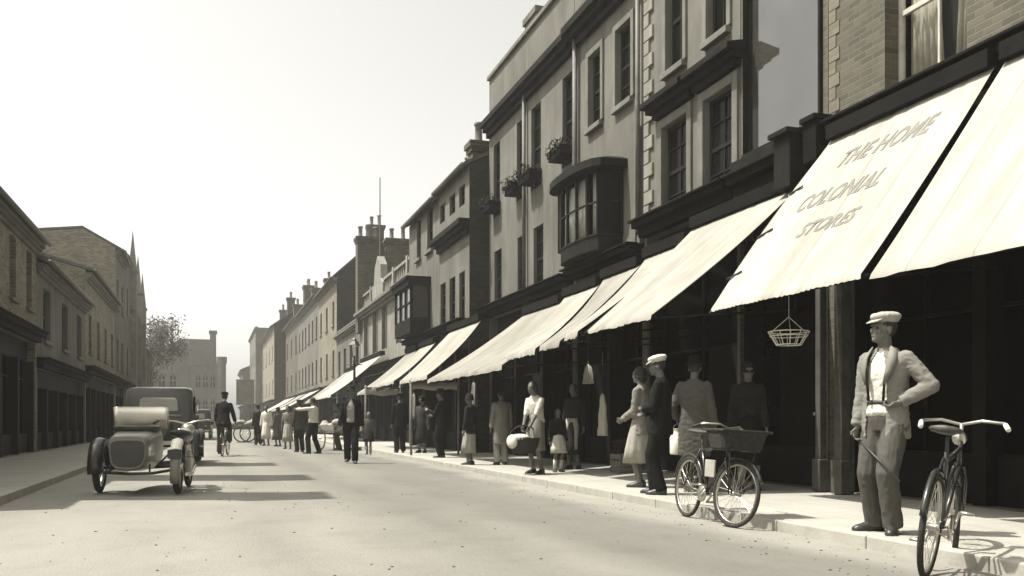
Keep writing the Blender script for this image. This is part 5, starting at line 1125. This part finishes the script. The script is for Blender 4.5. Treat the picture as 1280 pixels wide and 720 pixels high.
# dark man in the pale cap with the woman beside him
person('man in dark suit and white flat cap standing sideways at the kerb', at(826,618), face(820,78), 1.68, .013, feet=((-.09,-.02),(.10,.10)), hands=((-.02,.21,1.10),(.06,.24,1.04)), elbows=((-1,-.5,-.4),(1,-.5,-.4)), look=(R(10),R(4)), topm=CL_BLACK, botm=CL_BLACK, hat='cap', hatm=CL_WHITE, seed=2, girth=1.05)
person('woman in light dress and grey cardigan beside the man in the white cap', at(802,609), face(800,65), 1.63, .013, feet=((-.08,0),(.08,.05)), hands=((-.10,.26,1.0),(.24,.08,.85)), top='jacket', topm=CL_LGREY, bot='skirt', botm=CL_PALE, hair='bob', seed=4, girth=.88, hem=.36)
tg, sg, ag, lg = person('figure in long grey coat and dark hat with his back turned behind the delivery bicycle', (5.85,fy(868,5.85),KERB), face(867,-12), 1.68, .013, top='coat', topm=CL_GREY, botm=CL_DARK, hat='trilby', hatm=CL_BLACK, seed=6, girth=1.05, hands=((-.27,.14,.98),(.27,.05,.82)))
wv = Matrix.Rotation(tg.rotation_euler.z,3,'Z')@(ag[0][2]*sg+(ag[0][2]-ag[0][1]).normalized()*.10*sg)+tg.location
milk = milk_can('white enamel can hanging from the hand of the figure in the long grey coat', wv.x, wv.y, wv.z-.41)
# woman with pram
pw = at(672,592)
person('woman in white blouse and light skirt holding a big dark basket', pw, face(675,140), 1.58, .014, lean=.18, hands=((-.06,.34,.84),(.08,.34,.84)), top='blouse', topm=CL_WHITE, bot='skirt', botm=CL_LGREY, hair='bob', seed=7, girth=.9, hem=.45)
rzp = face(675,140); d_ = Vector((-math.sin(rzp),math.cos(rzp),0)); bx_ = Vector(pw)+d_*.36
t = thing('shopping_basket', 'big dark wicker basket holding a pale cloth, carried by the woman in the white blouse', 'basket', (bx_.x,bx_.y,KERB+.36), R(15)); m = MB()
def oval(wx,wy,z): return [(wx*math.cos(a),wy*math.sin(a),z) for a in [2*math.pi*k/20 for k in range(20)]]
m.loft([oval(.20,.13,0),oval(.26,.17,.10),oval(.30,.20,.24),oval(.31,.21,.26),oval(.28,.18,.25)]); m.build('body', WICKER, t, None)
m = MB(); m.tube([(.29*math.cos(a),0,.25+.22*math.sin(a)) for a in [math.pi*i/12 for i in range(13)]],.012,6); m.build('handle', WICKER, t, None, True)
m = MB(); m.ell((-.10,-.02,.26),(.19,.17,.07)); m.ell((-.26,-.03,.20),(.06,.14,.12)); m.build('cloth', CL_WHITE, t, None, True)
person('small child in dark coat and white socks beside the woman in the white blouse', at(697,590), face(697,200), 1.12, .014, top='coat', topm=CL_DARK, bot='skirt', botm=CL_WHITE, sock=CL_WHITE, hair='bob', seed=8, hem=.55, girth=1.0)
person('person in pale overall coat seen from behind at the dark shop mouth', at(627,581), face(627,20), 1.55, .015, top='coat', topm=CL_LGREY, botm=CL_PALE, hair='short', seed=9, girth=.95)
person('girl in white dress and dark hat leaning near the canvas strip post', at(588,581), face(588,60), 1.45, .016, top='jacket', topm=CL_DARK, bot='skirt', botm=CL_PALE, hat='cloche', seed=10, girth=.85, hem=.3)
person('man in black coat holding one pale hand up at the shop counter', at(552,572), face(552,70), 1.66, .016, topm=CL_BLACK, botm=CL_BLACK, hands=((-.1,.34,1.25),(.1,.3,1.1)), hat='trilby', hatm=CL_BLACK, seed=11)
person('woman in brown coat standing behind the canvas strip', at(528,566), face(528,150), 1.6, .018, top='coat', topm=CL_BROWN, bot='skirt', botm=CL_DARK, hat='cloche', hatm=CL_DARK, seed=12, girth=.92, fingers=False)
person('dark suited figure between the two canvas strips', at(500,566), face(500,10), 1.68, .018, topm=CL_BLACK, botm=CL_BLACK, hat='cap', hatm=CL_DARK, seed=13, fingers=False)
person('child in grey walking along the pavement edge beyond the suited walker', at(461,568), face(461,175), 1.15, .016, feet=((-.08,.14),(.08,-.12)), topm=CL_GREY, botm=CL_DARK, hair='bob', hairm=HAIRM, sock=CL_PALE, seed=14, fingers=False, bot='skirt', hem=.5)
person('woman in dark clothes and pale stockings faintly seen behind the delivery bicycle', (6.7,fy(935,6.7),KERB), face(935,190), 1.66, .015, topm=CL_DARK, bot='skirt', botm=CL_BLACK, hat='cloche', hatm=CL_DARK, seed=15, girth=1.0, hem=.36, sock=CL_PALE)
person('woman in dark dress and pale apron deep in the shade behind the small child', (6.5,fy(718,6.5),KERB), face(718,150), 1.6, .016, top='jacket', topm=CL_DARK, bot='skirt', botm=CL_DARK, apron=CL_PALE, hair='bob', seed=16, girth=.9)
# the suited walker in the road
person('man in dark suit and hat walking towards the camera in the road', at(439,579,.004), face(440,178), 1.80, .014, feet=((-.09,.16),(.09,-.16)), footz=(0,.03), hands=((-.27,-.02,.80),(.27,.12,.82)), topm=CL_BLACK, botm=CL_BLACK, hat='trilby', hatm=CL_DARK, shirt=CL_PALE, seed=17)
# far crowd
person('man in white shirt and dark trousers reaching his arm out by the handcart', at(392,567,.004), face(392,60), 1.74, .016, top='shirt', topm=CL_WHITE, botm=CL_BLACK, hands=((-.15,.50,1.40),(.25,.1,.85)), hair='short', seed=18, feet=((-.10,.12),(.10,-.14)))
person('person in dark brown coat just left of the white shirted man', at(375,565,.004), face(375,20), 1.68, .018, topm=CL_BROWN, botm=CL_DARK, hat='cap', hatm=CL_DARK, seed=19, fingers=False)
person('woman in pale frock among the far shoppers, nearest to the brown coat', at(360,561,.004), face(360,170), 1.58, .018, top='blouse', topm=CL_LGREY, bot='skirt', botm=CL_PALE, hair='bob', seed=20, fingers=False, girth=.92)
person('stout woman in grey frock among the far shoppers', at(348,558,.004), face(348,30), 1.55, .02, top='jacket', topm=CL_GREY, bot='skirt', botm=CL_GREY, hat='cloche', seed=21, fingers=False, girth=1.1)
person('slim figure all in white farthest down the shop pavement', at(333,557,.004), face(333,160), 1.65, .02, top='coat', topm=CL_WHITE, bot='skirt', botm=CL_WHITE, hair='short', seed=22, fingers=False, girth=.9)
person('dark figure near the far handcart', at(323,556,.004), face(323,10), 1.68, .02, topm=CL_DARK, botm=CL_DARK, hat='cap', seed=23, fingers=False)
person('person in dark jacket leaning on the loaded handcart', at(424,562,.004), face(424,110), 1.6, .018, topm=CL_DARK, botm=CL_GREY, hat='trilby', seed=24, fingers=False, lean=.12, hands=((-.12,.42,1.0),(.12,.42,1.0)))
# cyclist
pc = gp(281,570); rzc = face(283,-8)
bicycle('bicycle ridden along the middle of the road', (pc.x,pc.y,.004), rzc, 0, 0, False)
person('cyclist in dark jacket riding away down the road', (pc.x,pc.y,.004), rzc, 1.76, .014, pel=(0,-.25,1.02), lean=.32, feet=((-.12,-.20),(.12,.06)), footz=(.06,.38), hands=((-.27,.16,1.0),(.27,.16,1.0)), topm=CL_BLACK, botm=CL_BROWN, hat='cap', hatm=CL_DARK, seed=25, footyaw=(0,0), group=None)
# ---------------------------------------------------------------- air, sky, sun, camera
def haze(density):
    o = MB().box(-398,398,-398,398,-1,19).build('haze', bpy.data.materials.new('haze_air')); tag(o, kind='stuff'); m = o.data.materials[0]; m.use_nodes = True; N = m.node_tree.nodes; N.remove(N['Principled BSDF'])
    v = N.new('ShaderNodeVolumePrincipled'); v.inputs['Color'].default_value = (1,.99,.95,1); v.inputs['Density'].default_value = density; v.inputs['Anisotropy'].default_value = .3
    m.node_tree.links.new(v.outputs[0], N['Material Output'].inputs['Volume'])
HAZE = .0008
if HAZE: haze(HAZE)
EL = R(62); D = Vector((.951*math.cos(EL),-.31*math.cos(EL),-math.sin(EL))).normalized()
w = bpy.data.worlds.new('World'); bpy.context.scene.world = w; w.use_nodes = True; N = w.node_tree.nodes; L = w.node_tree.links
sk = N.new('ShaderNodeTexSky'); sk.sky_type = 'NISHITA'; sk.sun_disc = False; sk.sun_elevation = EL; sk.sun_rotation = math.atan2(-D.x,-D.y); sk.dust_density = 4.0; sk.air_density = 1.2
bw = N.new('ShaderNodeRGBToBW'); cm = N.new('ShaderNodeMix'); cm.data_type = 'RGBA'; cm.blend_type = 'MULTIPLY'; cm.inputs['Factor'].default_value = 1; cm.inputs['B'].default_value = (1,.99,.95,1)
L.new(sk.outputs[0], bw.inputs[0]); L.new(bw.outputs[0], cm.inputs['A']); bg = N['Background']; L.new(cm.outputs['Result'], bg.inputs['Color']); bg.inputs['Strength'].default_value = .145
s = bpy.data.lights.new('sun','SUN'); s.energy = 3.9; s.angle = R(.55); s.color = (1,.975,.92); so = bpy.data.objects.new('sun', s); C.objects.link(so); so.rotation_euler = D.to_track_quat('-Z','Y').to_euler(); so.location = (-20,10,40)
cam = bpy.data.cameras.new('camera'); co = bpy.data.objects.new('camera', cam); C.objects.link(co); co.location = (0,0,CH); co.rotation_euler = (R(90),0,-TH)
cam.lens = 36*F/1280; cam.shift_y = (HZ-360)/1280; cam.clip_end = 2000; cam.clip_start = .05
sc = bpy.context.scene; sc.camera = co
sc.view_settings.view_transform = 'Standard'; sc.view_settings.look = 'None'; sc.view_settings.gamma = 1; sc.view_settings.exposure = 1.08
sc.render.engine = 'CYCLES'; sc.cycles.use_denoising = True; sc.cycles.max_bounces = 6; sc.cycles.diffuse_bounces = 3; sc.cycles.volume_bounces = 1; sc.cycles.transparent_max_bounces = 8
